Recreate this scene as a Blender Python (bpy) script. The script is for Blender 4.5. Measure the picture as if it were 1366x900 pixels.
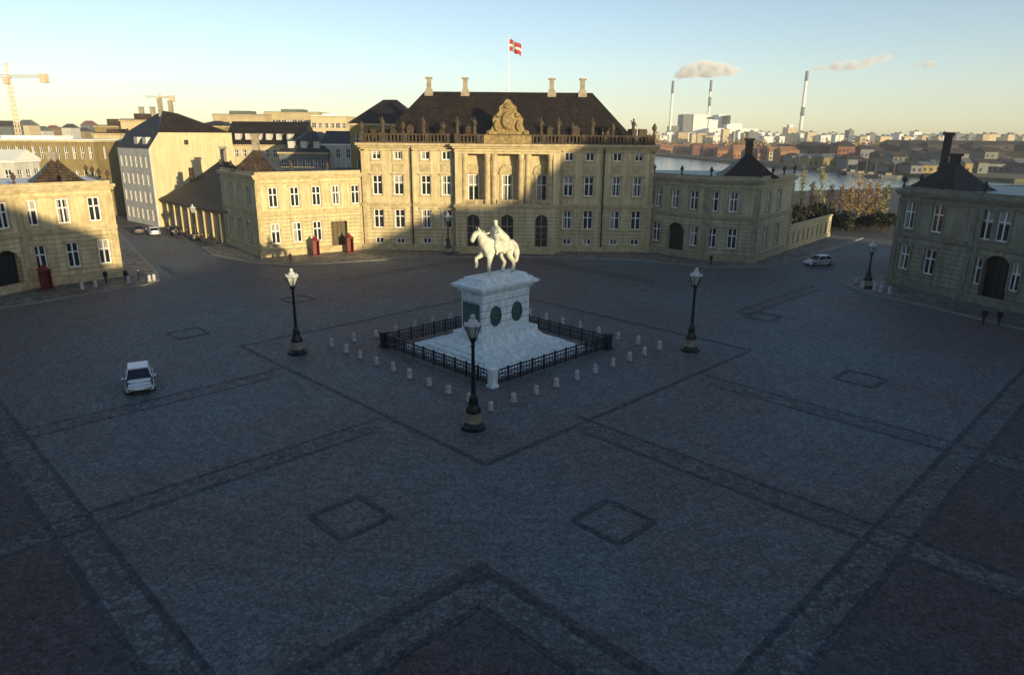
import bpy, bmesh, math, random
from mathutils import Vector, Matrix
random.seed(7)
R = math.radians
for o in list(bpy.data.objects):
    bpy.data.objects.remove(o)
SC = bpy.context.scene
COL = SC.collection

# ------------------------------------------------------------------ camera, sky, sun, exposure
FPX, CAM_H = 930.0, 18.0
TH, ROLL = math.atan(272 / FPX), R(0.5)
SC.cycles.volume_bounces = 2
cam = bpy.data.cameras.new('camera')
cam.sensor_width = 36.0
cam.lens = FPX / 1366 * 36.0
cam.clip_start, cam.clip_end = 0.2, 30000
camo = bpy.data.objects.new('camera', cam)
COL.objects.link(camo)
camo.matrix_world = Matrix.Translation((0, 0, CAM_H)) @ Matrix.Rotation(R(90) - TH, 4, 'X') @ Matrix.Rotation(ROLL, 4, 'Z')
SC.camera = camo

SUN_AZ, SUN_EL = R(38), R(8.0)          # azimuth measured from straight behind the camera towards its right
world = bpy.data.worlds.new('World')
SC.world = world
world.use_nodes = True
wn = world.node_tree
bgn = wn.nodes['Background']
sky = wn.nodes.new('ShaderNodeTexSky')
sky.sky_type = 'NISHITA'
sky.sun_disc = False
sky.sun_elevation = SUN_EL
sky.sun_rotation = R(180) - SUN_AZ
sky.altitude = 0
sky.air_density = 0.72
sky.dust_density = 0.4
sky.ozone_density = 0.9
wn.links.new(sky.outputs[0], bgn.inputs[0])
bgn.inputs[1].default_value = 0.15
sund = bpy.data.lights.new('sun', 'SUN')
sund.energy = 4.8
sund.angle = R(0.5)
sund.color = (1.0, 0.80, 0.47)
suno = bpy.data.objects.new('sun', sund)
COL.objects.link(suno)
to_sun = Vector((math.sin(SUN_AZ) * math.cos(SUN_EL), -math.cos(SUN_AZ) * math.cos(SUN_EL), math.sin(SUN_EL)))
suno.rotation_euler = to_sun.to_track_quat('Z', 'Y').to_euler()
SC.view_settings.view_transform = 'Standard'
SC.view_settings.look = 'None'
SC.view_settings.exposure = 0.5
SC.view_settings.gamma = 1.0

# survey helper: a measured sight line meets the plane y = const (far buildings are set out from it)
_D = Vector((0, math.cos(TH), -math.sin(TH))); _U = Vector((0, math.sin(TH), math.cos(TH)))
def ray(px, py):
    u, v = (px - 683) / FPX, -(py - 450) / FPX
    c, s = math.cos(ROLL), math.sin(ROLL)
    return _D + Vector((1, 0, 0)) * (u * c - v * s) + _U * (u * s + v * c)
def at(px, py, y):
    d = ray(px, py); return Vector((0, 0, CAM_H)) + d * (y / d.y)
def gr(px, py, z=0.0):
    d = ray(px, py); return Vector((0, 0, CAM_H)) + d * ((z - CAM_H) / d.z)

# ------------------------------------------------------------------ materials
def mat(name, col, rough=0.85, var=0.0, scale=1.0, col2=None, metal=0.0, bump=0.0, bscale=8.0, spec=0.5, detail=4, stretch=None):
    m = bpy.data.materials.new(name); m.use_nodes = True
    nt = m.node_tree; b = nt.nodes['Principled BSDF']
    b.inputs['Roughness'].default_value = rough
    b.inputs['Metallic'].default_value = metal
    b.inputs['Specular IOR Level'].default_value = spec
    geo = nt.nodes.new('ShaderNodeNewGeometry')
    src = geo.outputs['Position']
    if stretch:
        mp = nt.nodes.new('ShaderNodeMapping'); mp.inputs['Scale'].default_value = stretch
        nt.links.new(src, mp.inputs[0]); src = mp.outputs[0]
    if var or col2:
        n = nt.nodes.new('ShaderNodeTexNoise'); n.inputs['Scale'].default_value = scale; n.inputs['Detail'].default_value = detail
        n.inputs['Roughness'].default_value = 0.65
        nt.links.new(src, n.inputs['Vector'])
        r = nt.nodes.new('ShaderNodeValToRGB')
        c2 = col2 or tuple(min(1, c * (1 + var)) for c in col)
        c1 = col if col2 else tuple(c * (1 - var) for c in col)
        r.color_ramp.elements[0].position = 0.32; r.color_ramp.elements[1].position = 0.68
        r.color_ramp.elements[0].color = (*c1, 1); r.color_ramp.elements[1].color = (*c2, 1)
        nt.links.new(n.outputs['Fac'], r.inputs[0]); nt.links.new(r.outputs[0], b.inputs['Base Color'])
    else:
        b.inputs['Base Color'].default_value = (*col, 1)
    if bump:
        n2 = nt.nodes.new('ShaderNodeTexNoise'); n2.inputs['Scale'].default_value = bscale; n2.inputs['Detail'].default_value = 3
        nt.links.new(src, n2.inputs['Vector'])
        bp = nt.nodes.new('ShaderNodeBump'); bp.inputs['Strength'].default_value = bump; bp.inputs['Distance'].default_value = 0.1
        nt.links.new(n2.outputs['Fac'], bp.inputs['Height']); nt.links.new(bp.outputs[0], b.inputs['Normal'])
    return m

def stone_mat(name, c1, c2, groove=True):
    """weathered ashlar: two-tone stains, vertical streaks, horizontal joints below the first string course"""
    m = bpy.data.materials.new(name); m.use_nodes = True
    nt = m.node_tree; b = nt.nodes['Principled BSDF']; b.inputs['Roughness'].default_value = 0.9
    L = nt.links.new; N = nt.nodes.new
    geo = N('ShaderNodeNewGeometry')
    n = N('ShaderNodeTexNoise'); n.inputs['Scale'].default_value = 0.45; n.inputs['Detail'].default_value = 8; n.inputs['Roughness'].default_value = 0.7
    L(geo.outputs['Position'], n.inputs['Vector'])
    mp = N('ShaderNodeMapping'); mp.inputs['Scale'].default_value = (2.2, 2.2, 0.22)
    L(geo.outputs['Position'], mp.inputs[0])
    n2 = N('ShaderNodeTexNoise'); n2.inputs['Scale'].default_value = 1.0; n2.inputs['Detail'].default_value = 5
    L(mp.outputs[0], n2.inputs['Vector'])
    ad = N('ShaderNodeMath'); ad.operation = 'ADD'; L(n.outputs['Fac'], ad.inputs[0]); L(n2.outputs['Fac'], ad.inputs[1])
    r = N('ShaderNodeValToRGB'); r.color_ramp.elements[0].position = 0.38; r.color_ramp.elements[1].position = 0.62
    r.color_ramp.elements[0].color = (*c1, 1); r.color_ramp.elements[1].color = (*c2, 1)
    hf = N('ShaderNodeMath'); hf.operation = 'MULTIPLY'; hf.inputs[1].default_value = 0.5
    L(ad.outputs[0], hf.inputs[0]); L(hf.outputs[0], r.inputs[0])
    L(r.outputs[0], b.inputs['Base Color'])
    if groove:
        sep = N('ShaderNodeSeparateXYZ'); L(geo.outputs['Position'], sep.inputs[0])
        a = N('ShaderNodeMath'); a.operation = 'DIVIDE'; a.inputs[1].default_value = 0.55; L(sep.outputs[2], a.inputs[0])
        f = N('ShaderNodeMath'); f.operation = 'FRACT'; L(a.outputs[0], f.inputs[0])
        c = N('ShaderNodeMath'); c.operation = 'LESS_THAN'; c.inputs[1].default_value = 0.16; L(f.outputs[0], c.inputs[0])
        l = N('ShaderNodeMath'); l.operation = 'LESS_THAN'; l.inputs[1].default_value = 6.6; L(sep.outputs[2], l.inputs[0])
        mu = N('ShaderNodeMath'); mu.operation = 'MULTIPLY'; L(c.outputs[0], mu.inputs[0]); L(l.outputs[0], mu.inputs[1])
        inv = N('ShaderNodeMath'); inv.operation = 'SUBTRACT'; inv.inputs[0].default_value = 1.0; L(mu.outputs[0], inv.inputs[1])
        jd = N('ShaderNodeMapRange'); jd.inputs[3].default_value = 1.0; jd.inputs[4].default_value = 0.6; L(mu.outputs[0], jd.inputs[0])
        sc = N('ShaderNodeVectorMath'); sc.operation = 'SCALE'; L(r.outputs[0], sc.inputs[0]); L(jd.outputs[0], sc.inputs['Scale']); L(sc.outputs[0], b.inputs['Base Color'])
        bp = N('ShaderNodeBump'); bp.inputs['Strength'].default_value = 0.8; bp.inputs['Distance'].default_value = 0.05
        L(inv.outputs[0], bp.inputs['Height']); L(bp.outputs[0], b.inputs['Normal'])
    return m

def cobble_mat(name, ca, cb, cell=5.5, dark=0.45, rings=True):
    m = bpy.data.materials.new(name); m.use_nodes = True
    nt = m.node_tree; b = nt.nodes['Principled BSDF']
    L = nt.links.new; N = nt.nodes.new
    b.inputs['Specular IOR Level'].default_value = 0.35
    geo = N('ShaderNodeNewGeometry')
    big = N('ShaderNodeTexNoise'); big.inputs['Scale'].default_value = 0.055; big.inputs['Detail'].default_value = 5; big.inputs['Roughness'].default_value = 0.6
    L(geo.outputs['Position'], big.inputs['Vector'])
    r = N('ShaderNodeValToRGB'); r.color_ramp.elements[0].position = 0.38; r.color_ramp.elements[1].position = 0.62
    r.color_ramp.elements[0].color = (*ca, 1); r.color_ramp.elements[1].color = (*cb, 1)
    L(big.outputs['Fac'], r.inputs[0])
    v = N('ShaderNodeTexVoronoi'); v.feature = 'F1'; v.inputs['Scale'].default_value = cell; v.inputs['Randomness'].default_value = 0.75
    L(geo.outputs['Position'], v.inputs['Vector'])
    bw = N('ShaderNodeSeparateColor'); L(v.outputs['Color'], bw.inputs[0])
    mr = N('ShaderNodeMapRange'); mr.inputs[3].default_value = 0.62; mr.inputs[4].default_value = 1.38; L(bw.outputs[0], mr.inputs[0])
    ve = N('ShaderNodeTexVoronoi'); ve.feature = 'DISTANCE_TO_EDGE'; ve.inputs['Scale'].default_value = cell; ve.inputs['Randomness'].default_value = 0.75
    L(geo.outputs['Position'], ve.inputs['Vector'])
    me = N('ShaderNodeMapRange'); me.inputs[1].default_value = 0.02; me.inputs[2].default_value = 0.14; me.inputs[3].default_value = dark; me.inputs[4].default_value = 1.0
    L(ve.outputs['Distance'], me.inputs[0])
    mid = N('ShaderNodeTexNoise'); mid.inputs['Scale'].default_value = 0.6; mid.inputs['Detail'].default_value = 6
    L(geo.outputs['Position'], mid.inputs['Vector'])
    mm = N('ShaderNodeMapRange'); mm.inputs[1].default_value = 0.3; mm.inputs[2].default_value = 0.7; mm.inputs[3].default_value = 0.88; mm.inputs[4].default_value = 1.10
    L(mid.outputs['Fac'], mm.inputs[0])
    p = N('ShaderNodeMath'); p.operation = 'MULTIPLY'; L(mr.outputs[0], p.inputs[0]); L(me.outputs[0], p.inputs[1])
    p2 = N('ShaderNodeMath'); p2.operation = 'MULTIPLY'; L(p.outputs[0], p2.inputs[0]); L(mm.outputs[0], p2.inputs[1])
    last = p2
    if rings:   # cobbles laid in courses curving round the monument
        vm = N('ShaderNodeVectorMath'); vm.operation = 'DISTANCE'; vm.inputs[1].default_value = (-1.4, 58, 0)
        L(geo.outputs['Position'], vm.inputs[0])
        ml = N('ShaderNodeMath'); ml.operation = 'MULTIPLY'; ml.inputs[1].default_value = 2.2 * math.pi; L(vm.outputs['Value'], ml.inputs[0])
        nz = N('ShaderNodeMath'); nz.operation = 'MULTIPLY_ADD'; nz.inputs[1].default_value = 9.0; L(mid.outputs['Fac'], nz.inputs[0]); L(ml.outputs[0], nz.inputs[2])
        sn = N('ShaderNodeMath'); sn.operation = 'SINE'; L(nz.outputs[0], sn.inputs[0])
        ms = N('ShaderNodeMapRange'); ms.inputs[1].default_value = -1; ms.inputs[2].default_value = 1; ms.inputs[3].default_value = 0.93; ms.inputs[4].default_value = 1.05
        L(sn.outputs[0], ms.inputs[0])
        p3 = N('ShaderNodeMath'); p3.operation = 'MULTIPLY'; L(p2.outputs[0], p3.inputs[0]); L(ms.outputs[0], p3.inputs[1]); last = p3
    mix = N('ShaderNodeVectorMath'); mix.operation = 'SCALE'; L(r.outputs[0], mix.inputs[0]); L(last.outputs[0], mix.inputs['Scale'])
    L(mix.outputs[0], b.inputs['Base Color'])
    ro = N('ShaderNodeMapRange'); ro.inputs[3].default_value = 0.55; ro.inputs[4].default_value = 0.85; L(bw.outputs[1], ro.inputs[0]); L(ro.outputs[0], b.inputs['Roughness'])
    bp = N('ShaderNodeBump'); bp.inputs['Strength'].default_value = 0.55; bp.inputs['Distance'].default_value = 0.04
    L(ve.outputs['Distance'], bp.inputs['Height']); L(bp.outputs[0], b.inputs['Normal'])
    return m

def glass_mat(name, col=(0.02, 0.025, 0.03), rough=0.08):
    m = mat(name, col, rough, var=0.3, scale=0.7, spec=0.8); return m

M = {}
M['cobble'] = cobble_mat('square_cobble', (0.138, 0.114, 0.114), (0.122, 0.160, 0.170), cell=7.0, dark=0.6)
M['band'] = cobble_mat('dark_band_stone', (0.050, 0.058, 0.070), (0.062, 0.072, 0.084), cell=4.0, rings=False)
M['lane'] = cobble_mat('pale_lane_stone', (0.112, 0.108, 0.112), (0.122, 0.134, 0.142), cell=4.0, rings=False)
M['pave'] = cobble_mat('pavement_slabs', (0.12, 0.115, 0.10), (0.19, 0.18, 0.16), cell=1.6, dark=0.7, rings=False)
M['asphalt'] = mat('asphalt', (0.05, 0.05, 0.053), 0.9, 0.25, 0.3, bump=0.2, bscale=20)
M['kerb'] = mat('granite_kerb', (0.22, 0.21, 0.19), 0.9, 0.25, 2.0)
M['stone'] = stone_mat('palace_sandstone', (0.40, 0.325, 0.175), (0.66, 0.565, 0.33))
M['stone_shade'] = stone_mat('shade_toned_sandstone', (0.28, 0.255, 0.15), (0.50, 0.46, 0.30))  # darker copy of the palace sandstone with shade put into its colour
M['stone_deep_shade'] = stone_mat('deep_shade_sandstone', (0.16, 0.155, 0.11), (0.31, 0.30, 0.22))  # still darker sandstone, the right palace's shade put into the colour
M['trim_deep_shade'] = mat('deep_shade_trim', (0.20, 0.19, 0.145), 0.9, 0.3, 1.4, bump=0.3)  # matching trim, darkened in colour to imitate shade
M['trim'] = mat('sandstone_trim', (0.45, 0.365, 0.205), 0.9, 0.28, 1.4, bump=0.3)
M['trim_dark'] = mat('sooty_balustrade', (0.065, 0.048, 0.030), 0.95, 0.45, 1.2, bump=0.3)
M['trim_shade'] = mat('shade_toned_trim', (0.30, 0.265, 0.17), 0.9, 0.3, 1.4, bump=0.3)  # trim copy with the shaded side's tone put into its colour
M['roof'] = mat('black_glazed_tile', (0.013, 0.010, 0.008), 0.7, 0.5, 1.6, bump=0.6, bscale=3, stretch=(1, 1, 0.4), spec=0.2)
def tile_mat(name, c1, c2):
    m = mat(name, c1, 0.55, 0, 0.5, col2=c2, spec=0.35, detail=8)
    nt = m.node_tree; b = nt.nodes['Principled BSDF']; N = nt.nodes.new; L = nt.links.new
    g = N('ShaderNodeNewGeometry'); mp = N('ShaderNodeMapping'); mp.inputs['Scale'].default_value = (1, .001, 1.0); mp.inputs['Rotation'].default_value = (0, 0, 0)
    sep = N('ShaderNodeSeparateXYZ'); L(g.outputs['Position'], sep.inputs[0])
    ad = N('ShaderNodeMath'); ad.operation = 'ADD'; L(sep.outputs[0], ad.inputs[0]); L(sep.outputs[1], ad.inputs[1])
    cb = N('ShaderNodeCombineXYZ'); L(ad.outputs[0], cb.inputs[0]); L(sep.outputs[2], cb.inputs[1])
    br = N('ShaderNodeTexBrick'); br.inputs['Scale'].default_value = 1.0; br.inputs['Brick Width'].default_value = .45; br.inputs['Row Height'].default_value = .3; br.inputs['Mortar Size'].default_value = .04
    br.inputs['Color1'].default_value = (1.5, 1.4, 1.3, 1); br.inputs['Color2'].default_value = (.6, .6, .6, 1); br.inputs['Mortar'].default_value = (.25, .25, .25, 1)
    L(cb.outputs[0], br.inputs['Vector'])
    src = b.inputs['Base Color'].links[0].from_socket
    mu = N('ShaderNodeVectorMath'); mu.operation = 'MULTIPLY'; L(src, mu.inputs[0]); L(br.outputs['Color'], mu.inputs[1]); L(mu.outputs[0], b.inputs['Base Color'])
    bp = N('ShaderNodeBump'); bp.inputs['Strength'].default_value = .7; bp.inputs['Distance'].default_value = .05; L(br.outputs['Fac'], bp.inputs['Height']); bp.invert = True; L(bp.outputs[0], b.inputs['Normal'])
    return m
M['roof'] = tile_mat('black_glazed_tiles', (0.010, 0.008, 0.007), (0.034, 0.024, 0.017))
M['roof_brown'] = tile_mat('brown_tiles', (0.045, 0.03, 0.017), (0.10, 0.072, 0.045))
M['roof_blue'] = mat('slate', (0.022, 0.026, 0.035), 0.6, 0.4, 1.2, bump=0.4, bscale=4)
M['copper'] = mat('copper_terrace', (0.16, 0.25, 0.24), 0.45, 0.3, 0.8)
M['white'] = mat('white_paint', (0.78, 0.77, 0.73), 0.6, 0.08, 2.0)
M['glass'] = glass_mat('window_glass')
M['curtain'] = mat('linen_curtain', (0.30, 0.29, 0.26), 0.9, 0.2, 2.0)
M['gate'] = mat('dark_gate_wood', (0.012, 0.011, 0.010), 0.6, 0.3, 2.0)
M['gate_brown'] = mat('olive_gate_wood', (0.10, 0.075, 0.03), 0.7, 0.3, 3.0, stretch=(3, 3, 0.3))
M['gold'] = mat('gilded_crest', (0.26, 0.185, 0.07), 0.75, 0.5, 2.2, bump=0.6)
M['chimney'] = mat('chimney_render', (0.30, 0.26, 0.19), 0.9, 0.3, 1.5)
M['iron'] = mat('black_iron', (0.012, 0.015, 0.017), 0.5, 0.3, 4.0)
M['iron_blue'] = mat('blue_black_iron', (0.016, 0.020, 0.030), 0.5, 0.4, 2.0)
M['marble'] = mat('pale_monument_stone', (0.50, 0.60, 0.61), 0.8, 0, 2.6, col2=(0.88, 0.94, 0.93), bump=0.25, bscale=14, detail=9, stretch=(1, 1, .45))
M['statue'] = mat('pale_statue', (0.36, 0.38, 0.30), 0.65, 0, 2.2, col2=(0.70, 0.69, 0.58), bump=0.5, bscale=9)
M['verdigris'] = mat('green_bronze', (0.035, 0.085, 0.075), 0.55, 0.5, 5.0, bump=0.5, bscale=9)
M['plaque'] = mat('blue_green_bronze', (0.05, 0.12, 0.13), 0.5, 0.5, 4.0, bump=0.8, bscale=7)
M['bollard'] = mat('granite_bollard', (0.46, 0.43, 0.43), 0.9, 0.25, 4.0, bump=0.4)
M['bronze'] = mat('dark_bronze', (0.010, 0.016, 0.016), 0.4, 0.4, 5.0, metal=0.2)
M['lantern_glass'] = mat('milky_lantern_glass', (0.46, 0.49, 0.45), 0.15, 0.1, 2.0, spec=0.8)
M['lantern_cap'] = mat('pale_lantern_cap', (0.50, 0.52, 0.50), 0.35, 0.15, 4.0)
M['base_stone'] = mat('sand_base_stone', (0.24, 0.22, 0.15), 0.9, 0.2, 3.0)
M['red'] = mat('red_paint', (0.16, 0.014, 0.012), 0.55, 0.15, 3.0)
M['flag_red'] = mat('flag_red', (0.32, 0.03, 0.035), 0.8)
M['flag_white'] = mat('flag_white', (0.6, 0.6, 0.6), 0.8)
M['car_white'] = mat('white_car_paint', (0.72, 0.74, 0.77), 0.25, 0.02, 1.0, spec=0.6)
M['car_dark'] = mat('dark_car_paint', (0.02, 0.025, 0.03), 0.45, spec=0.4)
M['car_silver'] = mat('silver_car_paint', (0.52, 0.54, 0.56), 0.3, spec=0.6)
M['car_glass'] = mat('car_glass', (0.008, 0.012, 0.022), 0.06, spec=0.8)
M['rubber'] = mat('tyre_rubber', (0.015, 0.015, 0.015), 0.9)
M['rim'] = mat('alloy', (0.4, 0.4, 0.42), 0.35, metal=0.7)
M['lens'] = mat('headlight_lens', (0.75, 0.8, 0.82), 0.1, spec=0.8)
M['plastic'] = mat('black_plastic', (0.012, 0.012, 0.013), 0.6)
M['skin'] = mat('skin', (0.45, 0.27, 0.2), 0.7)
M['coat'] = mat('dark_coat', (0.012, 0.012, 0.018), 0.9)
M['trousers'] = mat('dark_trousers', (0.02, 0.022, 0.03), 0.9)
M['bark'] = mat('bark', (0.05, 0.038, 0.025), 0.95, 0.3, 5.0)
M['leaf_amber'] = mat('amber_leaves', (0.40, 0.24, 0.06), 0.8, 0, 0.7, col2=(0.24, 0.16, 0.05))
M['leaf_yellowgreen'] = mat('yellow_green_leaves', (0.34, 0.31, 0.08), 0.8, 0, 0.7, col2=(0.20, 0.20, 0.06))
M['leaf_bare'] = mat('bare_twigs', (0.20, 0.13, 0.075), 0.9, 0.3, 0.7)
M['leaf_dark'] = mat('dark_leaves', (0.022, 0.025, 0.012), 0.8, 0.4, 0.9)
M['leaf_far'] = mat('autumn_woodland', (0.30, 0.15, 0.05), 0.9, 0, 0.03, col2=(0.13, 0.12, 0.045))
M['ochre_wall'] = stone_mat('ochre_render', (0.19, 0.14, 0.055), (0.30, 0.23, 0.10), groove=False)
M['cream_wall'] = stone_mat('cream_render', (0.46, 0.38, 0.22), (0.60, 0.51, 0.31), groove=False)
M['pale_wall'] = stone_mat('pale_grey_render', (0.42, 0.41, 0.37), (0.62, 0.60, 0.55), groove=False)
M['brick'] = mat('red_brick', (0.19, 0.075, 0.045), 0.9, 0.35, 0.25)
M['orange_brick'] = mat('orange_brick', (0.30, 0.15, 0.07), 0.9, 0.3, 0.2)
M['tan'] = mat('tan_render', (0.42, 0.34, 0.20), 0.9, 0.2, 0.3)
M['far_white'] = mat('far_white', (0.74, 0.74, 0.70), 0.8, 0.06, 0.05)
M['far_grey'] = mat('far_grey', (0.12, 0.13, 0.13), 0.7, 0.15, 0.1)
M['far_green'] = mat('far_green_roof', (0.11, 0.125, 0.10), 0.7, 0.25, 0.1)
M['far_dark'] = mat('far_dark_roof', (0.022, 0.018, 0.016), 0.8, 0.4, 0.1)
M['stack'] = mat('stack_concrete', (0.72, 0.72, 0.68), 0.8, 0.05, 0.02)
M['stack_band'] = mat('stack_dark_band', (0.13, 0.15, 0.16), 0.8)
M['crane'] = mat('crane_yellow', (0.62, 0.50, 0.34), 0.6, 0.1, 0.3)
M['land'] = mat('far_land', (0.09, 0.085, 0.05), 0.95, 0.4, 0.02)

# ------------------------------------------------------------------ mesh helpers
class MB:
    def __init__(s): s.v, s.f, s.m = [], [], []; s.cur = 0
    def quad(s, a, b, c, d):
        i = len(s.v); s.v += [tuple(a), tuple(b), tuple(c), tuple(d)]; s.f.append((i, i+1, i+2, i+3)); s.m.append(s.cur)
    def poly(s, pts):
        i = len(s.v); s.v += [tuple(p) for p in pts]; s.f.append(tuple(range(i, i+len(pts)))); s.m.append(s.cur)
    def box(s, x0, x1, y0, y1, z0, z1, T=None):
        i = len(s.v)
        P = [(x0,y0,z0),(x1,y0,z0),(x1,y1,z0),(x0,y1,z0),(x0,y0,z1),(x1,y0,z1),(x1,y1,z1),(x0,y1,z1)]
        if T is not None: P = [tuple(T @ Vector(p)) for p in P]
        s.v += P
        for f in ((0,3,2,1),(4,5,6,7),(0,1,5,4),(1,2,6,5),(2,3,7,6),(3,0,4,7)):
            s.f.append(tuple(i+k for k in f)); s.m.append(s.cur)
        return s
    def seg(s, p0, p1, off0, off1, z0, z1):
        """a moulding along the wall line p0>p1, from off0 to off1 outside it (outward = right-hand side)"""
        p0, p1 = Vector(p0[:2]), Vector(p1[:2]); d = (p1-p0).normalized(); n = Vector((d.y, -d.x))
        a, b, c, e = p0+n*off0, p1+n*off0, p1+n*off1, p0+n*off1
        s.prism([c, e, a, b], z0, z1); return s
    def prism(s, pts, z0, z1, inset=0.0):
        n = len(pts); i = len(s.v)
        c = sum((Vector(p[:2]) for p in pts), Vector((0, 0))) / n
        s.v += [(p[0], p[1], z0) for p in pts]
        s.v += [(*(Vector(p[:2]) + (c-Vector(p[:2]))*inset), z1) for p in pts]
        s.f.append(tuple(range(i+n-1, i-1, -1))); s.m.append(s.cur)
        s.f.append(tuple(range(i+n, i+2*n))); s.m.append(s.cur)
        for k in range(n):
            s.f.append((i+k, i+(k+1) % n, i+n+(k+1) % n, i+n+k)); s.m.append(s.cur)
        return s
    def lathe(s, prof, c=(0, 0, 0), n=12, sx=1.0, sy=1.0, ph=0.0):
        i = len(s.v)
        for r, z in prof:
            for k in range(n):
                a = 2*math.pi*k/n + ph
                s.v.append((c[0]+r*sx*math.cos(a), c[1]+r*sy*math.sin(a), c[2]+z))
        for j in range(len(prof)-1):
            for k in range(n):
                s.f.append((i+j*n+k, i+j*n+(k+1) % n, i+(j+1)*n+(k+1) % n, i+(j+1)*n+k)); s.m.append(s.cur)
        s.f.append(tuple(i+k for k in range(n-1, -1, -1))); s.m.append(s.cur)
        t = i+(len(prof)-1)*n
        s.f.append(tuple(t+k for k in range(n))); s.m.append(s.cur)
        return s
    def tube(s, p0, p1, r0, r1=None, n=6):
        r1 = r0 if r1 is None else r1
        p0, p1 = Vector(p0), Vector(p1); d = (p1-p0)
        if d.length < 1e-6: return s
        q = d.to_track_quat('Z', 'Y'); i = len(s.v)
        for p, r in ((p0, r0), (p1, r1)):
            for k in range(n):
                a = 2*math.pi*k/n
                s.v.append(tuple(p + q @ Vector((r*math.cos(a), r*math.sin(a), 0))))
        for k in range(n):
            s.f.append((i+k, i+(k+1) % n, i+n+(k+1) % n, i+n+k)); s.m.append(s.cur)
        s.f.append(tuple(i+k for k in range(n-1, -1, -1))); s.m.append(s.cur)
        s.f.append(tuple(i+n+k for k in range(n))); s.m.append(s.cur)
        return s
    def mesh(s, name, mats, smooth=False):
        me = bpy.data.meshes.new(name); me.from_pydata(s.v, [], s.f)
        for m in (mats if isinstance(mats, (list, tuple)) else [mats]): me.materials.append(m)
        me.polygons.foreach_set('material_index', s.m)
        if smooth: me.polygons.foreach_set('use_smooth', [True]*len(s.f))
        me.update(); return me
    def build(s, name, mats, parent=None, smooth=False, loc=(0, 0, 0), rz=0.0):
        return link(name, s.mesh(name, mats, smooth), parent, loc, rz)

def link(name, me, parent=None, loc=(0, 0, 0), rz=0.0):
    o = bpy.data.objects.new(name, me); COL.objects.link(o)
    o.location = loc; o.rotation_euler = (0, 0, rz)
    if parent is not None: o.parent = parent
    return o
def tag(o, label, cat, group=None, kind=None):
    if label: o['label'] = label
    if cat: o['category'] = cat
    if group: o['group'] = group
    if kind: o['kind'] = kind
    return o
def thing(name, label, cat, loc=(0, 0, 0), rz=0.0, group=None):
    o = link(name, None, None, loc, rz); return tag(o, label, cat, group)
def copy_tree(o, parent=None):
    c = o.copy(); COL.objects.link(c); c.parent = parent
    for ch in list(o.children): copy_tree(ch, c)
    return c
def struct(o): o['kind'] = 'structure'; return o

def grid_wall(mb, p0, p1, z0, z1, ops, depth=0.3):
    """wall face p0>p1 (outward = right-hand side) with real openings; ops: (u, z, w, h, arched)"""
    p0, p1 = Vector(p0[:2]), Vector(p1[:2]); L = (p1-p0).length; d = (p1-p0)/L; n = Vector((d.y, -d.x))
    def P(u, z, t=0.0): q = p0+d*u-n*t; return (q.x, q.y, z)
    us = sorted({0.0, L, *[round(o[0]-o[2]/2, 4) for o in ops], *[round(o[0]+o[2]/2, 4) for o in ops]})
    zs = sorted({z0, z1, *[round(o[1], 4) for o in ops], *[round(o[1]+o[3], 4) for o in ops]})
    us = [u for u in us if 0 <= u <= L]; zs = [z for z in zs if z0 <= z <= z1]
    for i in range(len(us)-1):
        for j in range(len(zs)-1):
            uc, zc = (us[i]+us[i+1])/2, (zs[j]+zs[j+1])/2
            if any(abs(uc-o[0]) < o[2]/2 and o[1] < zc < o[1]+o[3] for o in ops): continue
            mb.quad(P(us[i], zs[j]), P(us[i+1], zs[j]), P(us[i+1], zs[j+1]), P(us[i], zs[j+1]))
    for o in ops:
        u, z, w, h, arch = o[:5]; a, b = u-w/2, u+w/2; t = depth
        mb.quad(P(a, z), P(a, z+h), P(a, z+h, t), P(a, z, t)); mb.quad(P(b, z+h), P(b, z), P(b, z, t), P(b, z+h, t))
        mb.quad(P(a, z), P(a, z, t), P(b, z, t), P(b, z)); mb.quad(P(a, z+h), P(b, z+h), P(b, z+h, t), P(a, z+h, t))
        if arch:
            r = w/2; zc = z+h-r; N = 8
            for sgn in (-1, 1):
                pts = [(u+sgn*r*math.cos(k*math.pi/2/N), zc+r*math.sin(k*math.pi/2/N)) for k in range(N+1)]
                fr = [P(q[0], q[1], 0.004) for q in pts] + [P(u+sgn*r, z+h, 0.004)]
                mb.poly(fr if sgn < 0 else fr[::-1])
                for k in range(N):
                    mb.quad(P(*pts[k]), P(*pts[k+1]), P(*pts[k+1], t), P(*pts[k], t))
    return P, d, n

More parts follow.
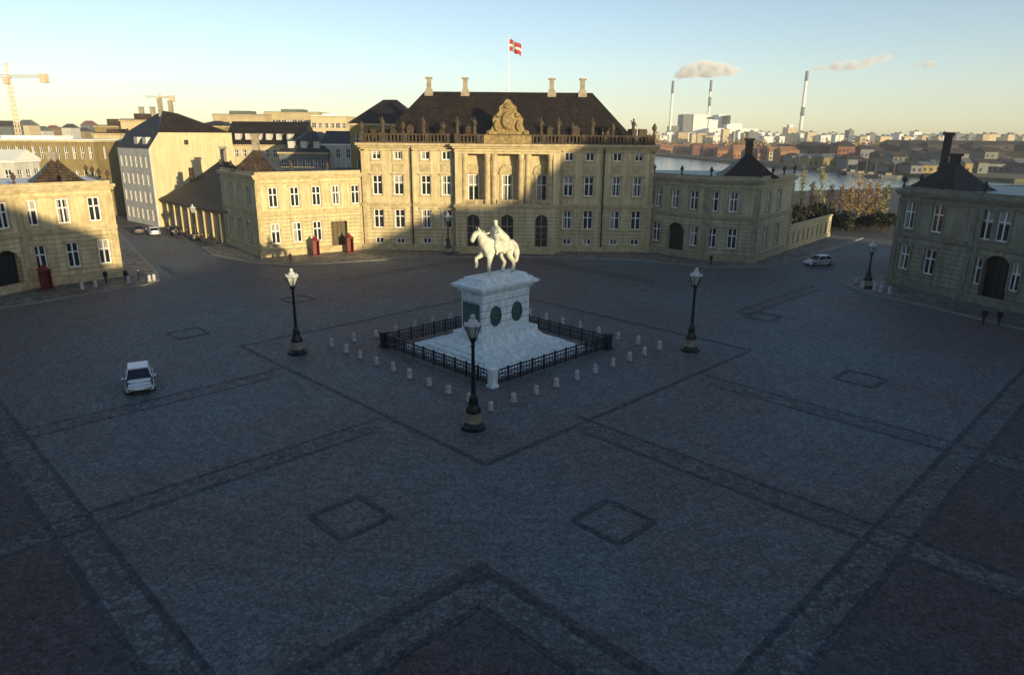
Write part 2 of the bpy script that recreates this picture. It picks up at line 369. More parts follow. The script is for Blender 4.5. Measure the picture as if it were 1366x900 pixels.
_wc = {}; wr = random.Random(21)
def window_meshes(w, h, style, glass='glass', frame='white'):
    k = (round(w, 2), round(h, 2), style, frame)
    if k in _wc: return _wc[k]
    f = MB(); t = min(0.14, w*0.12) if style != 'plain' else 0.09
    if style == 'hung':     # outer frame, centre mullion, transom two thirds up
        for a, b in ((-w/2, -w/2+t), (w/2-t, w/2), (-t*0.55, t*0.55)): f.box(a, b, 0, 0.10, 0, h)
        for a, b in ((0.003, t), (h-t, h-0.003), (h*0.60, h*0.60+t)): f.box(-w/2+0.003, w/2-0.003, 0.004, 0.096, a, b)
    elif style == 'square':
        for a, b in ((-w/2, -w/2+t), (w/2-t, w/2), (-t*0.5, t*0.5)): f.box(a, b, 0, 0.10, 0, h)
        for a, b in ((0.003, t), (h-t, h-0.003)): f.box(-w/2+0.003, w/2-0.003, 0.004, 0.096, a, b)
    else:
        for a, b in ((-w/2, -w/2+t), (w/2-t, w/2), (-t*0.5, t*0.5)): f.box(a, b, 0, 0.06, 0, h)
        f.box(-w/2+0.003, w/2-0.003, 0.004, 0.056, h*0.5, h*0.5+t)
    ps_ = []
    for v in range(4):
        p = MB(); p.box(-w/2, w/2, 0.11, 0.13, 0, h); p.cur = 1
        if v == 1: p.box(-w/2, -w*.2, 0.104, 0.112, .05, h); p.box(w*.24, w/2, 0.104, 0.112, .05, h)
        if v == 2: p.box(-w/2, w/2, 0.104, 0.112, h*.55, h)
        if v == 3: p.box(-w/2, -w*.08, 0.104, 0.112, .05, h*.95)
        ps_.append(p.mesh('pane', [M[glass], M['curtain']]))
    _wc[k] = (f.mesh('window', M[frame]), ps_); return _wc[k]
def put_window(parent, P, d, n, u, z, w, h, style='hung', inset=0.16, frame='white'):
    fm, pm = window_meshes(w, h, style, frame=frame)
    q = P(u, z, inset); rz = math.atan2(d.y, d.x)
    o = link('window', fm, parent, q, rz)
    link('pane', pm[wr.choice((0, 0, 0, 1, 2, 3))], o)
    return o

def urn_mesh(s=1.0, mat_='trim_dark'):
    k = ('urn', s, mat_)
    if k not in _wc:
        m = MB(); m.lathe([(0.22*s, 0), (0.22*s, .25*s), (.10*s, .35*s), (.10*s, .45*s), (.32*s, .85*s), (.36*s, 1.1*s), (.2*s, 1.25*s), (.22*s, 1.35*s), (.05*s, 1.6*s)], n=8)
        _wc[k] = m.mesh('urn', M[mat_])
    return _wc[k]
def statue_mesh(mat_='trim_dark'):
    k = ('rstat', mat_)
    if k not in _wc:
        m = MB(); m.lathe([(0.3, 0), (0.3, .3), (.24, .35), (.28, .8), (.22, 1.3), (.34, 1.7), (.28, 1.95), (.09, 2.05), (.15, 2.2), (.13, 2.38), (.03, 2.46)], n=8)
        m.tube((.2, 0, 1.8), (.5, .1, 1.3), .09, .06); m.tube((-.2, 0, 1.8), (-.5, .05, 2.2), .09, .06)
        _wc[k] = m.mesh('roof_statue', M[mat_])
    return _wc[k]

def balustrade(mb, p0, p1, z, h=1.0, step=0.55, off=-0.1):
    p0, p1 = Vector(p0[:2]), Vector(p1[:2]); L = (p1-p0).length; d = (p1-p0)/L
    mb.seg(p0, p1, off-0.3, off, z, z+0.22); mb.seg(p0, p1, off-0.3, off, z+h-0.2, z+h)
    nn = Vector((d.y, -d.x)); k = 0; u = 0.3
    while u < L-0.2:
        wdt = 0.3 if k % 6 == 0 else 0.11
        c = p0+d*u+nn*(off-0.15)
        T = Matrix.Translation((c.x, c.y, 0)) @ Matrix.Rotation(math.atan2(d.y, d.x), 4, 'Z')
        mb.box(-wdt, wdt, -0.12 if k % 6 else -0.2, 0.12 if k % 6 else 0.2, z+0.1, z+h-0.1 if k % 6 else z+h+0.06, T)
        u += step; k += 1

def hip_roof(x0, x1, y0, y1, z, ridge_x0, ridge_x1, ridge_z, mb=None, eave=0.0):
    m = mb or MB(); ym = (y0+y1)/2
    a, b, c, d = (x0-eave, y0-eave, z), (x1+eave, y0-eave, z), (x1+eave, y1+eave, z), (x0-eave, y1+eave, z)
    e, f = (ridge_x0, ym, ridge_z), (ridge_x1, ym, ridge_z)
    i = len(m.v); m.v += [a, b, c, d, e, f]
    for q in ((0, 1, 5, 4), (1, 2, 5), (2, 3, 4, 5), (3, 0, 4), (3, 2, 1, 0)): m.f.append(tuple(i+k for k in q)); m.m.append(m.cur)
    return m

def tent_roof(mb, pts, z, apex, za, curve=0.55):
    """pavilion roof: concave pyramid over polygon pts"""
    n = len(pts); rings = []
    for k, t in enumerate((0, 0.2, 0.45, 0.7, 0.93)):
        zz = z + (za-z)*(t**1.25*0.85+0.15*t)
        rings.append([(p[0]+(apex[0]-p[0])*t, p[1]+(apex[1]-p[1])*t, zz) for p in pts])
    i = len(mb.v)
    for r in rings: mb.v += r
    for j in range(len(rings)-1):
        for k in range(n): mb.f.append((i+j*n+k, i+j*n+(k+1) % n, i+(j+1)*n+(k+1) % n, i+(j+1)*n+k)); mb.m.append(mb.cur)
    mb.f.append(tuple(i+(len(rings)-1)*n+k for k in range(n))); mb.m.append(mb.cur)

# ------------------------------------------------------------------ the setting: ground, paving, water, far shore
def sheet(name, pts, z, m, skirt=0.0):
    mb = MB(); mb.poly([(x, y, z) for x, y in pts])
    if skirt:
        n = len(pts)
        for k in range(n):
            a, b = pts[k], pts[(k+1) % n]; mb.quad((*a, z-skirt), (*b, z-skirt), (*b, z), (*a, z))
    return struct(mb.build(name, m))
near_land = [(-9000, -4000), (1800, -4000), (1500, 520), (600, 335), (220, 291), (140, 263), (95, 241), (78, 330), (62, 700), (40, 3000), (0, 9000), (-9000, 9000)]
sheet('ground', near_land, -0.01, M['asphalt'], 4.0)
sheet('water', [(-200, 150), (12000, 150), (12000, 12000), (-200, 12000)], -1.6,
      mat('harbour_water', (0.05, 0.09, 0.12), 0.16, 0.2, 0.02, bump=0.25, bscale=0.35, spec=0.5))
far_land = [(9000, 1900), (900, 640), (420, 400), (262, 338), (228, 325), (172, 441), (160, 520), (150, 600), (136, 711), (100, 745), (80, 3000), (60, 11900), (11900, 11900), (11900, 1900)]
sheet('far_shore', far_land, 0.0, M['land'], 3.0)
CX, CY = -1.4, 58.2
sq = [(-31.7, 95.9), (-45.2, 104.6), (-70, 140), (-90, 131), (-66.4, 118.8), (-44.2, 85.1), (-48.3, 77.7), (-53.4, 70.5), (-60, 50), (-50, -3), (0, -6), (50, -3), (56, 50), (50, 65.7), (46.4, 74.1), (42.6, 81.3), (42.7, 87.4), (62, 104), (74, 122), (62, 131), (52.6, 117.2), (34.9, 98.5), (27.3, 98.1), (19.6, 102.6), (0, 105.5), (-16, 102.7)]
sheet('square_paving', sq, 0.0, M['cobble'])
def strips(name, segs, w, z, m):
    mb = MB()
    for i, (a, b) in enumerate(segs):
        a, b = Vector(a), Vector(b); d = (b-a).normalized(); n = Vector((-d.y, d.x))*w/2
        zz = z+0.0006*i
        mb.quad((*(a-n), zz), (*(b-n), zz), (*(b+n), zz), (*(a+n), zz))
    return struct(mb.build(name, m))
S2 = math.sqrt(2)
def diag(c, kind, x0, x1):   # 45 degree line: kind +1: y-x=c ; -1: x+y=c
    return ((x0, x0+c), (x1, x1+c)) if kind > 0 else ((x0, c-x0), (x1, c-x1))
lanes = []; bands = []
def pair(c0, c1, kind, x0, x1):
    lanes.append(diag((c0+c1)/2, kind, x0, x1)); bands.append(diag(c0, kind, x0, x1)); bands.append(diag(c1, kind, x0, x1))
pair(48.8, 51.0, 1, -44, -8.6); pair(68.2, 70.4, 1, -34, -18.2)
pair(45.0, 47.4, -1, 4.4, 30); pair(64.2, 66.6, -1, 14.6, 38)
pair(7.2, 9.5, -1, -44, 4); pair(9.8, 12.1, 1, -8, 43)
pair(24.7, 27.0, 1, -17.0, -1.3); pair(22.4, 24.7, -1, -1.3, 14.0)
pair(104.0, 106.2, -1, 3, 18); pair(107.6, 109.8, 1, -22, -3)
pair(46.0, 48.2, 1, 24, 38)
HD = 22.3
ring_ = [((CX-HD, CY), (CX, CY-HD)), ((CX, CY-HD), (CX+HD, CY)), ((CX+HD, CY), (CX, CY+HD)), ((CX, CY+HD), (CX-HD, CY))]
bands += ring_
def small_diamond(x, y, h=2.0): bands.extend([((x-h, y), (x, y-h)), ((x, y-h), (x+h, y)), ((x+h, y), (x, y+h)), ((x, y+h), (x-h, y))])
for p in ((5, 30), (-7.8, 30.2), (27, 51), (-30, 62), (26, 70), (-24, 76)): small_diamond(*p)
# reddish setts of outer fields, colour darkened to imitate the foreground falling into shade
M['cobble_red_shade'] = cobble_mat('shade_darkened_red_setts', (0.086, 0.062, 0.062), (0.078, 0.084, 0.092), cell=7.0, dark=0.6)
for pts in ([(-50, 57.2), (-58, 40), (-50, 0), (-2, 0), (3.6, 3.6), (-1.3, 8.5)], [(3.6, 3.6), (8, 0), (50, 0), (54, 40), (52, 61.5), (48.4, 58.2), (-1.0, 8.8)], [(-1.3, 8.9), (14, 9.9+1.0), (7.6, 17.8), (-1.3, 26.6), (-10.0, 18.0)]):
    sheet('paving_field', pts, 0.0018, M['cobble_red_shade'])
strips('lane_paving', lanes, 1.5, 0.004, M['lane'])
strips('band_paving', bands, 0.32, 0.008, M['band'])

def pavement(name, pts, z=0.13):
    mb = MB(); mb.prism(pts, -0.005, z); struct(mb.build(name, M['pave']))
    k = MB(); n = len(pts)
    return pts
def kerb(name, line, z=0.15, w=0.3):
    mb = MB(); mould(mb, line, 0.0, w, -0.004, z); return struct(mb.build(name, M['kerb']))
def offset_line(pts, off):
    P = [Vector(p[:2]) for p in pts]; out = []
    for i in range(len(P)):
        ns = []
        if i > 0: d = (P[i]-P[i-1]).normalized(); ns.append(Vector((d.y, -d.x)))
        if i < len(P)-1: d = (P[i+1]-P[i]).normalized(); ns.append(Vector((d.y, -d.x)))
        if len(ns) == 1: out.append(P[i]+ns[0]*off)
        else:
            b = (ns[0]+ns[1]); b = b.normalized(); out.append(P[i]+b*(off/max(0.35, b.dot(ns[0]))))
    return out
def mould(mb, pts, o0, o1, z0, z1):
    A, B = offset_line(pts, o0), offset_line(pts, o1)
    for i in range(len(pts)-1):
        a, b, c, d = A[i], A[i+1], B[i+1], B[i]
        mb.quad((*d, z0), (*c, z0), (*c, z1), (*d, z1)); mb.quad((*a, z1), (*d, z1), (*c, z1), (*b, z1))
        mb.quad((*a, z0), (*b, z0), (*c, z0), (*d, z0)); mb.quad((*b, z0), (*a, z0), (*a, z1), (*b, z1))
    mb.quad((*A[0], z0), (*B[0], z0), (*B[0], z1), (*A[0], z1)); mb.quad((*B[-1], z0), (*A[-1], z0), (*A[-1], z1), (*B[-1], z1))
main_kerb = [(-49.5, 111), (-45.2, 104.6), (-37.5, 98.6), (-31.7, 95.9), (-26, 98.4), (-16, 102.7), (0, 105.3), (19.6, 102.6), (27.3, 98.1), (34.9, 97.6), (39, 100.3), (52.6, 115.2), (64.2, 128.5)]
pavement('pavement', main_kerb + [(60, 131), (44, 114), (30, 120), (-30, 120), (-47, 118)])
kerb('kerb', main_kerb)
left_kerb = [(-62, 50), (-53.4, 70.5), (-48.3, 77.7), (-44.6, 82.5), (-44.2, 85.1), (-47, 90.2), (-66.4, 118.8), (-76, 133)]
pavement('pavement', left_kerb + [(-80, 131), (-62, 110), (-70, 80), (-70, 50)])
kerb('kerb', left_kerb)
right_kerb = [(74, 121), (62, 106), (48, 92.5), (43.6, 88.5), (42.0, 85.5), (42.3, 81.5), (46.4, 74.1), (50, 65.7), (54.0, 50)]
pavement('pavement', right_kerb + [(64, 50), (62, 80), (62, 96), (76, 119)])
kerb('kerb', right_kerb)

# ------------------------------------------------------------------ palaces
def px_u(root, p0, p1, px, py):
    """distance along the wall p0>p1 (in the root's frame) where the sight line px,py meets it"""
    Mx = Matrix.Translation(root.location) @ Matrix.Rotation(root.rotation_euler.z, 4, 'Z')
    a = Mx @ Vector((*p0, 0)); b = Mx @ Vector((*p1, 0)); d = (b-a); L = d.length; d = d/L
    r = ray(px, py); den = r.x*d.y - r.y*d.x
    t = (a.x*d.y - a.y*d.x)/den
    q = r*t; return (q.x-a.x)*d.x + (q.y-a.y)*d.y

def wing(root, segs, back, ztop, wallmat, trimmat, roofmat, tent=None, urns=True, wst='hung', strz=6.3, gatemat='gate'):
    """two-storey pavilion and link: segs = [(p0, p1, [(kind,u,z,w,h)...])] running left to right as seen from the square"""
    wall, trim, gates = MB(), MB(), []
    line = [segs[0][0]] + [s[1] for s in segs]
    for i, (p0, p1, ops) in enumerate(segs):
        L = (Vector(p1)-Vector(p0)).length
        ops = [o for o in ops if o[1]-o[3]/2 > 0.1 and o[1]+o[3]/2 < L-0.1]
        P, d, n = grid_wall(wall, p0, p1, 0.0, ztop, [(o[1], o[2], o[3], o[4], o[0] == 'arch') for o in ops])
        for kind, u, z, w, h in ops:
            if kind in ('arch', 'gate'):
                g = MB(); a, b = P(u-w/2, 0.1, 0.9), P(u+w/2, 0.1, 0.9)
                g.quad((a[0], a[1], 0.1), (b[0], b[1], 0.1), (b[0], b[1], z+h), (a[0], a[1], z+h))
                for f in (0.02, 0.25, 0.5, 0.75, 0.98):
                    q = P(u-w/2+w*f, 0, 0.85); g.tube((q[0], q[1], 0.1), (q[0], q[1], z+h), 0.06, n=4)
                g.build('gate', M[gatemat if kind == 'gate' else 'gate'], root)
                for s in (-1, 1):      # jambs of the deep opening
                    q0, q1 = P(u+s*w/2, 0, 0.3), P(u+s*w/2, 0, 0.9)
                    wall.quad((q0[0], q0[1], z), (q1[0], q1[1], z), (q1[0], q1[1], z+h), (q0[0], q0[1], z+h))
            else:
                put_window(root, P, d, n, u, z, w, h, 'square' if kind == 'sq' else wst)
                q = P(u, z, 0); T = Matrix.Translation(q) @ Matrix.Rotation(math.atan2(d.y, d.x), 4, 'Z')
                trim.box(-w/2-0.15, w/2+0.15, -0.14, 0.02, -0.2, -0.02, T)
                trim.box(-w/2-0.22, -w/2, -0.06, 0.01, -0.02, h+0.02, T); trim.box(w/2, w/2+0.22, -0.06, 0.01, -0.02, h+0.02, T)
                trim.box(-w/2-0.3, w/2+0.3, -0.18, 0.012, h+0.02, h+0.26, T)
    # rear walls and deck
    pts = line + back
    for k in range(len(line)-1, len(pts)):
        a, b = pts[k], pts[(k+1) % len(pts)]; wall.quad((*a, 0), (*b, 0), (*b, ztop), (*a, ztop))
    wall.build('wall', M[wallmat], root)
    for o0, o1, z0, z1 in ((-.02, .16, 0.0, 1.1), (-.02, .14, strz, strz+.45), (-.02, .12, ztop-1.45, ztop-1.2), (-.02, .34, ztop-.75, ztop-.45), (-.02, .52, ztop-.45, ztop-.12)):
        mould(trim, line, o0, o1, z0, z1)
    # corner pilaster strips
    for i, (p0, p1, ops) in enumerate(segs):
        d = (Vector(p1)-Vector(p0)); L = d.length; d /= L
        for u in (0.35, L-0.35):
            q = Vector(p0)+d*u; T = Matrix.Translation((q.x, q.y, 0)) @ Matrix.Rotation(math.atan2(d.y, d.x), 4, 'Z')
            trim.box(-0.3, 0.3, -0.1, 0.02, 1.1, strz, T); trim.box(-0.28, 0.28, -0.1, 0.02, strz+.45, ztop-1.45, T)
    trim.build('cornice', M[trimmat], root)
    dk = MB(); dk.poly([(*p, ztop-0.05) for p in pts]); dk.build('terrace', M[roofmat], root)
    bal = MB()
    mould(bal, line, -0.35, -0.02, ztop-0.12, ztop+0.28); bal.build('parapet', M[trimmat], root)
    if urns:
        for i, (p0, p1, ops) in enumerate(segs):
            L = (Vector(p1)-Vector(p0)).length; nU = max(1, int(L/4.5))
            for k in range(nU+1):
                if i and k == 0: continue
                q = Vector(p0)+(Vector(p1)-Vector(p0))*(k/nU)
                d = (Vector(p1)-Vector(p0)).normalized(); q -= Vector((d.y, -d.x))*0.22
                link('urn', urn_mesh(0.8), root, (q.x, q.y, ztop+0.27))
    if tent:
        (cx, cy), hw, za, rz, tm, ch = tent
        T = [(cx+hw*math.cos(rz+a), cy+hw*math.sin(rz+a)) for a in (R(45), R(135), R(225), R(315))]
        m = MB(); tent_roof(m, T, ztop-0.04, (cx, cy), za); rf = m.build('pavilion_roof', M[tm], root)
        c = MB(); c.box(cx-.45, cx+.45, cy-.45, cy+.45, za-1.2, za+ch); c.box(cx-.6, cx+.6, cy-.6, cy+.6, za+ch, za+ch+.3)
        c.build('chimney', M['chimney' if tm == 'roof_brown' else 'far_dark'], rf)

def main_block(root, detail, wallmat='stone', trimmat='trim', hw=22.5):
    wall, trim = MB(), MB(); Z = 16.4
    xs = (9.4, 12.6, 16.8, 20.1)
    def rows(c0):
        o = []
        for x in xs:
            o += [('sq', x, 14.0, 1.35, 1.3), ('win', x, 8.7, 1.5, 3.0), ('win', x, 3.6, 1.55, 2.9), ('sq', x, 1.15, 1.3, 1.0)]
        return o
    for s in (-1, 1):
        p0, p1 = ((-hw, 0), (-8.0, 0)) if s < 0 else ((8.0, 0), (hw, 0))
        ops = [(k, (s*x - p0[0]), z, w, h) for k, x, z, w, h in rows(s)] if detail else []
        P, d, n = grid_wall(wall, p0, p1, 0, Z, [(o[1], o[2], o[3], o[4], False) for o in ops])
        for k, u, z, w, h in ops:
            put_window(root, P, d, n, u, z, w, h, 'square' if k == 'sq' else 'hung')
            q = P(u, z, 0); T = Matrix.Translation(q)
            if z > 2:
                trim.box(-w/2-.2, w/2+.2, -.16, .02, -.22, -.02, T)
                trim.box(-w/2-.24, -w/2, -.07, .01, -.02, h+.02, T); trim.box(w/2, w/2+.24, -.07, .01, -.02, h+.02, T)
                trim.box(-w/2-.34, w/2+.34, -.24, .012, h+.02, h+.28, T)
            if 8 < z < 10:     # carved panel over the piano nobile windows
                trim.box(-w/2-.1, w/2+.1, -.09, .011, h+.5, h+1.7, T)
        for x in ([8.25, 14.75, hw-.35] if detail else []):
            trim.box(s*x-.3, s*x+.3, -.14, .02, 1.0, 7.0); trim.box(s*x-.28, s*x+.28, -.14, .02, 7.5, Z-.9)
    wall.quad((hw, 0, 0), (hw, 15, 0), (hw, 15, Z), (hw, 0, Z)); wall.quad((-hw, 15, 0), (-hw, 0, 0), (-hw, 0, Z), (-hw, 15, Z)); wall.quad((hw, 15, 0), (-hw, 15, 0), (-hw, 15, Z), (hw, 15, Z))
    # risalit: rusticated ground floor, column loggia over it
    rl = [(-8.0, 0), (-8.0, -1.1), (8.0, -1.1), (8.0, 0)]
    doors = [(x+8.0, 0.9, 2.0, 5.0, True) for x in (-5.3, 0, 5.3)]
    P, d, n = grid_wall(wall, rl[1], rl[2], 0, 7.2, doors, 0.4)
    wall.quad((-8, 0, 0), (-8, -1.1, 0), (-8, -1.1, Z), (-8, 0, Z)); wall.quad((8, -1.1, 0), (8, 0, 0), (8, 0, Z), (8, -1.1, Z))
    wall.quad((-8, -1.1, 7.2), (8, -1.1, 7.2), (8, 1.1, 7.2), (-8, 1.1, 7.2))
    wins = [(x+7.98, 7.75, 1.7, 4.1, False) for x in (-5.3, 0, 5.3)]
    P2, d2, n2 = grid_wall(wall, (-7.98, .82), (7.98, .82), 7.2, 15.0, wins, 0.3)
    wall.box(-8.0, -6.95, -1.098, 1.0, 7.2, 15.0); wall.box(6.95, 8.0, -1.098, 1.0, 7.2, 15.0)
    wall.box(-8.0, 8.0, -1.098, 1.03, 15.0, Z)
    for u, z, w, h, a in wins:
        put_window(root, P2, d2, n2, u, z, w, h, 'hung')
        c = u-7.98
        m = MB(); m.box(c-1.15, c-.88, .7, .83, 7.5, 11.95); m.box(c+.88, c+1.15, .7, .83, 7.5, 11.95)
        m.box(c-1.3, c+1.3, .58, .832, 11.95, 12.25)
        i = len(m.v); N = 8     # segmental pediment
        for k in range(N):
            a0, a1 = math.pi*k/N, math.pi*(k+1)/N
            m.box(min(c+1.25*math.cos(a1), c+1.25*math.cos(a0)), max(c+1.25*math.cos(a1), c+1.25*math.cos(a0)), .62, .834, 12.25, 12.26+1.15*math.sin((a0+a1)/2))
        m.build('window_pediment', M[trimmat], root)
    for u, z, w, h, a in doors:
        g = MB(); c = u-8.0; g.box(c-1.0, c+1.0, -.68, -.62, z, z+h)
        dd = g.build('door', M['gate'], root)
        fr = MB(); fr.box(c-1.0, c-.88, -.76, -.69, z, z+h-.6); fr.box(c+.88, c+1.0, -.76, -.69, z, z+h-.6); fr.box(c-.05, c+.05, -.76, -.69, z, z+h-.3); fr.box(c-.87, c+.87, -.755, -.69, z+3.1, z+3.25)
        for zz in (1.2, 2.1): fr.box(c-.87, c+.87, -.75, -.69, z+zz, z+zz+.06)
        fr.build('door_frame', M['chimney'], dd)
    if detail:
        st = MB()
        for k in range(5): st.box(-7.4+.3*k, 7.4-.3*k, -2.9+.32*k, -1.15, 0.13+.155*k, 0.13+.155*(k+1))
        st.build('steps', M['trim'], root)
        for x in (-3.1, -2.05, 2.05, 3.1, -6.55, 6.55):
            c = MB(); c.lathe([(.54, 7.2), (.54, 7.45), (.52, 7.5), (.49, 7.7), (.47, 10), (.41, 14.1), (.44, 14.2), (.48, 14.4), (.52, 14.7), (.52, 15.0)], (x, -.55, 0), 14)
            c.box(x-.52, x+.52, -1.07, -.03, 7.2, 7.34); c.build('column', M[trimmat], root)
        bc = MB()
        for x in (-5.3, 0, 5.3): bc = MB(); balustrade(bc, (x-1.6, -1.1), (x+1.6, -1.1), 7.25, 0.9, 0.3, 0.0); bc.build('balcony_rail', M[trimmat], root)
    fl = [(-hw, 14.9), (-hw, 0), (-8.0, 0), (-8.0, -1.1), (8.0, -1.1), (8.0, 0), (hw, 0), (hw, 14.9)]
    for o0, o1, z0, z1 in ((-.02, .22, 0, 1.0), (-.02, .25, 7.0, 7.22), (-.02, .16, 7.22, 7.5), (-.02, .14, 15.3, 15.5), (-.02, .35, 15.75, 16.1), (-.02, .65, 16.1, 16.45)):
        mould(trim, fl, o0, o1, z0, z1)
    trim.build('cornice', M[trimmat], root); wall.build('wall', M[wallmat], root)
    dk = MB(); dk.poly([(-hw, 0, 16.46), (-8, 0, 16.46), (-8, -1.1, 16.46), (8, -1.1, 16.46), (8, 0, 16.46), (hw, 0, 16.46), (hw, 15, 16.46), (-hw, 15, 16.46)])
    dk.build('terrace', M['far_dark'], root)
    b = MB()
    for a, c in (((-hw, 0), (-8.0, 0)), ((-8.0, -1.1), (8.0, -1.1)), ((8.0, 0), (hw, 0)), ((hw, .3), (hw, 14.6)), ((-hw, 14.6), (-hw, .3))):
        balustrade(b, a, c, 16.47, 1.35)
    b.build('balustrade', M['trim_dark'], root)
    rf_m = hip_roof(-20.2, 20.2, 1.0, 14.8, 16.5, -13.4, 13.4, 24.3)
    rf = rf_m.build('roof', M['roof'], root)
    if detail:
        for x in (-22.2, -19, -15.9, -12.8, -9.8, 9.8, 12.8, 15.9, 19, 22.2):
            if abs(x) in (19, 12.8): link('roof_statue', statue_mesh(), root, (x, .25, 17.85))
            else: link('urn', urn_mesh(1.1), root, (x, .25, 17.85))
        for x in (-7.6, -5, 5, 7.6): link('roof_statue', statue_mesh(), root, (x, -.85, 17.85))
        for x in (-15.0, -10.5, -6.3, 6.3, 10.5, 15.0, -17.5):
            m = MB(); z0 = 17.6; y0 = 1.8
            m.box(x-.55, x+.55, y0-.3, y0+2.2, z0, z0+1.1); m.poly([(x-.7, y0-.4, z0+1.1), (x+.7, y0-.4, z0+1.1), (x, y0-.4, z0+1.65)])
            m.quad((x-.7, y0-.4, z0+1.1), (x, y0-.4, z0+1.65), (x, y0+3.2, z0+1.65), (x-.7, y0+2.6, z0+1.1)); m.quad((x, y0-.4, z0+1.65), (x+.7, y0-.4, z0+1.1), (x+.7, y0+2.6, z0+1.1), (x, y0+3.2, z0+1.65))
            m.build('dormer', M['roof_brown'], rf)
        for x in (-19.6, -21.4, 19.6, 21.2):    # stair heads and stacks on the flat corners
            m = MB(); m.box(x-.6, x+.6, 4, 5.6, 16.47, 18.6+.3*math.sin(x)); m.build('roof_stack', M['roof_brown'], root)
    for x in (-12.7, -6.9, 6.9, 11.8) if detail else (-12, 12):
        c = MB(); yy = 7.9
        c.box(x-.68, x+.68, yy-.6, yy+.6, 23.2, 24.35); c.box(x-.5, x+.5, yy-.46, yy+.46, 24.35, 24.7); c.box(x-.34, x+.34, yy-.36, yy+.36, 24.7, 26.2); c.box(x-.55, x+.55, yy-.48, yy+.48, 26.2, 26.45)
        c.build('chimney', M['chimney'], rf)

def crest(root):
    m = MB()
    half = [(3.3, 17.7), (3.15, 18.3), (2.5, 18.55), (2.2, 19.3), (2.3, 20.0), (1.85, 20.7), (1.35, 21.1), (1.25, 21.8), (.7, 22.2), (.4, 22.7), (0, 22.9)]
    pts = [(-x, z) for x, z in half] + [(x, z) for x, z in half[-2::-1]]
    f0 = [(x, -1.0, z) for x, z in pts]; f1 = [(x, -.45, z) for x, z in pts]
    m.poly(f0[::-1]); m.poly(f1)
    n = len(pts)
    for k in range(n): m.quad(f0[k], f0[(k+1) % n], f1[(k+1) % n], f1[k])
    m.box(-3.6, 3.6, -1.12, -.3, 16.5, 17.75)
    c = m.build('crest', M['gold'], root)
    s = MB()
    def disc(x, z, rx, rz, y, t, n=14):
        a = [(x+rx*math.cos(2*math.pi*k/n), y, z+rz*math.sin(2*math.pi*k/n)) for k in range(n)]
        b = [(x+rx*.7*math.cos(2*math.pi*k/n), y-t, z+rz*.7*math.sin(2*math.pi*k/n)) for k in range(n)]
        s.poly(b[::-1])
        for k in range(n): s.quad(a[k], a[(k+1) % n], b[(k+1) % n], b[k])
    disc(0, 19.8, 1.15, 1.45, -1.0, .4); disc(-1.65, 19.1, .5, .9, -1.0, .35); disc(1.65, 19.1, .5, .9, -1.0, .35)
    disc(0, 21.9, .7, .45, -1.0, .3); disc(-1.4, 20.6, .4, .4, -1.0, .3); disc(1.4, 20.6, .4, .4, -1.0, .3)
    disc(-2.65, 18.1, .38, .33, -1.0, .3); disc(2.65, 18.1, .38, .33, -1.0, .3)
    s.build('shield_relief', M['gold'], c)

# --- the palace across the square
pal = thing('palace', 'wide sandstone palace with black hipped roof, gilded crest and columned centre across the square', 'palace', (-0.9, 110.0, 0))
main_block(pal, True); crest(pal)
for x in (-14.75, 14.75):
    m = MB(); m.tube((x, -.3, .9), (x, -.3, 16.1), .1); m.build('downpipe', M['gate'], pal)
fp = MB(); fp.lathe([(.13, 24.2), (.11, 25.2), (.05, 25.4), (.03, 32.6), (.08, 32.7), (.02, 32.85)], (0, 8, 0), 8); fp.build('flagpole', M['white'], pal)

U = lambda p0, p1, px, py: px_u(pal, p0, p1, px, py)
L0, L1, L2 = (-46.6, 5.6), (-36.0, -8.3), (-22.5, 0.4)
w3 = lambda *us: [('win', u, 7.3, 1.35, 2.9) for u in us]
w1 = lambda *us: [('win', u, 2.0, 1.35, 3.0) for u in us]
segs = [(L0, L1, w3(*[U(L0, L1, p, 260) for p in (308, 320, 331.5)]) + w1(*[U(L0, L1, p, 310) for p in (310, 321, 333)])),
        (L1, L2, w3(*[U(L1, L2, p, 260) for p in (364, 393, 422, 448, 474)]) + w1(*[U(L1, L2, p, 310) for p in (368, 397, 424)]) + [('gate', U(L1, L2, 453, 310), 0.1, 2.6, 4.7)])]
wing(pal, segs, [(-22.5, 14), (-40, 14)], 12.1, 'stone', 'trim', 'far_dark', ((-39.3, 2.6), 5.0, 15.7, R(8), 'roof_brown', 1.6), gatemat='gate_brown')
R0, R1, R2, R3 = (22.5, 0.4), (29.3, -6.9), (36.0, -9.1), (45.5, 3.0)
segs = [(R0, R1, w3(*[U(R0, R1, p, 260) for p in (878, 901, 926)]) + w1(*[U(R0, R1, p, 310) for p in (875, 925)]) + [('arch', U(R0, R1, 901, 310), 0.1, 3.0, 5.1)]),
        (R1, R2, w3(*[U(R1, R2, p, 260) for p in (953, 980)]) + w1(*[U(R1, R2, p, 310) for p in (950, 977)])),
        (R2, R3, w3(*[U(R2, R3, p, 260) for p in (1012, 1026, 1040)]) + w1(*[U(R2, R3, p, 310) for p in (1007, 1021, 1036)]))]
wing(pal, segs, [(38, 14), (22.5, 14)], 12.1, 'stone_shade', 'trim_shade', 'copper', ((36.2, -1.6), 6.0, 15.7, R(-10), 'roof', 1.6))

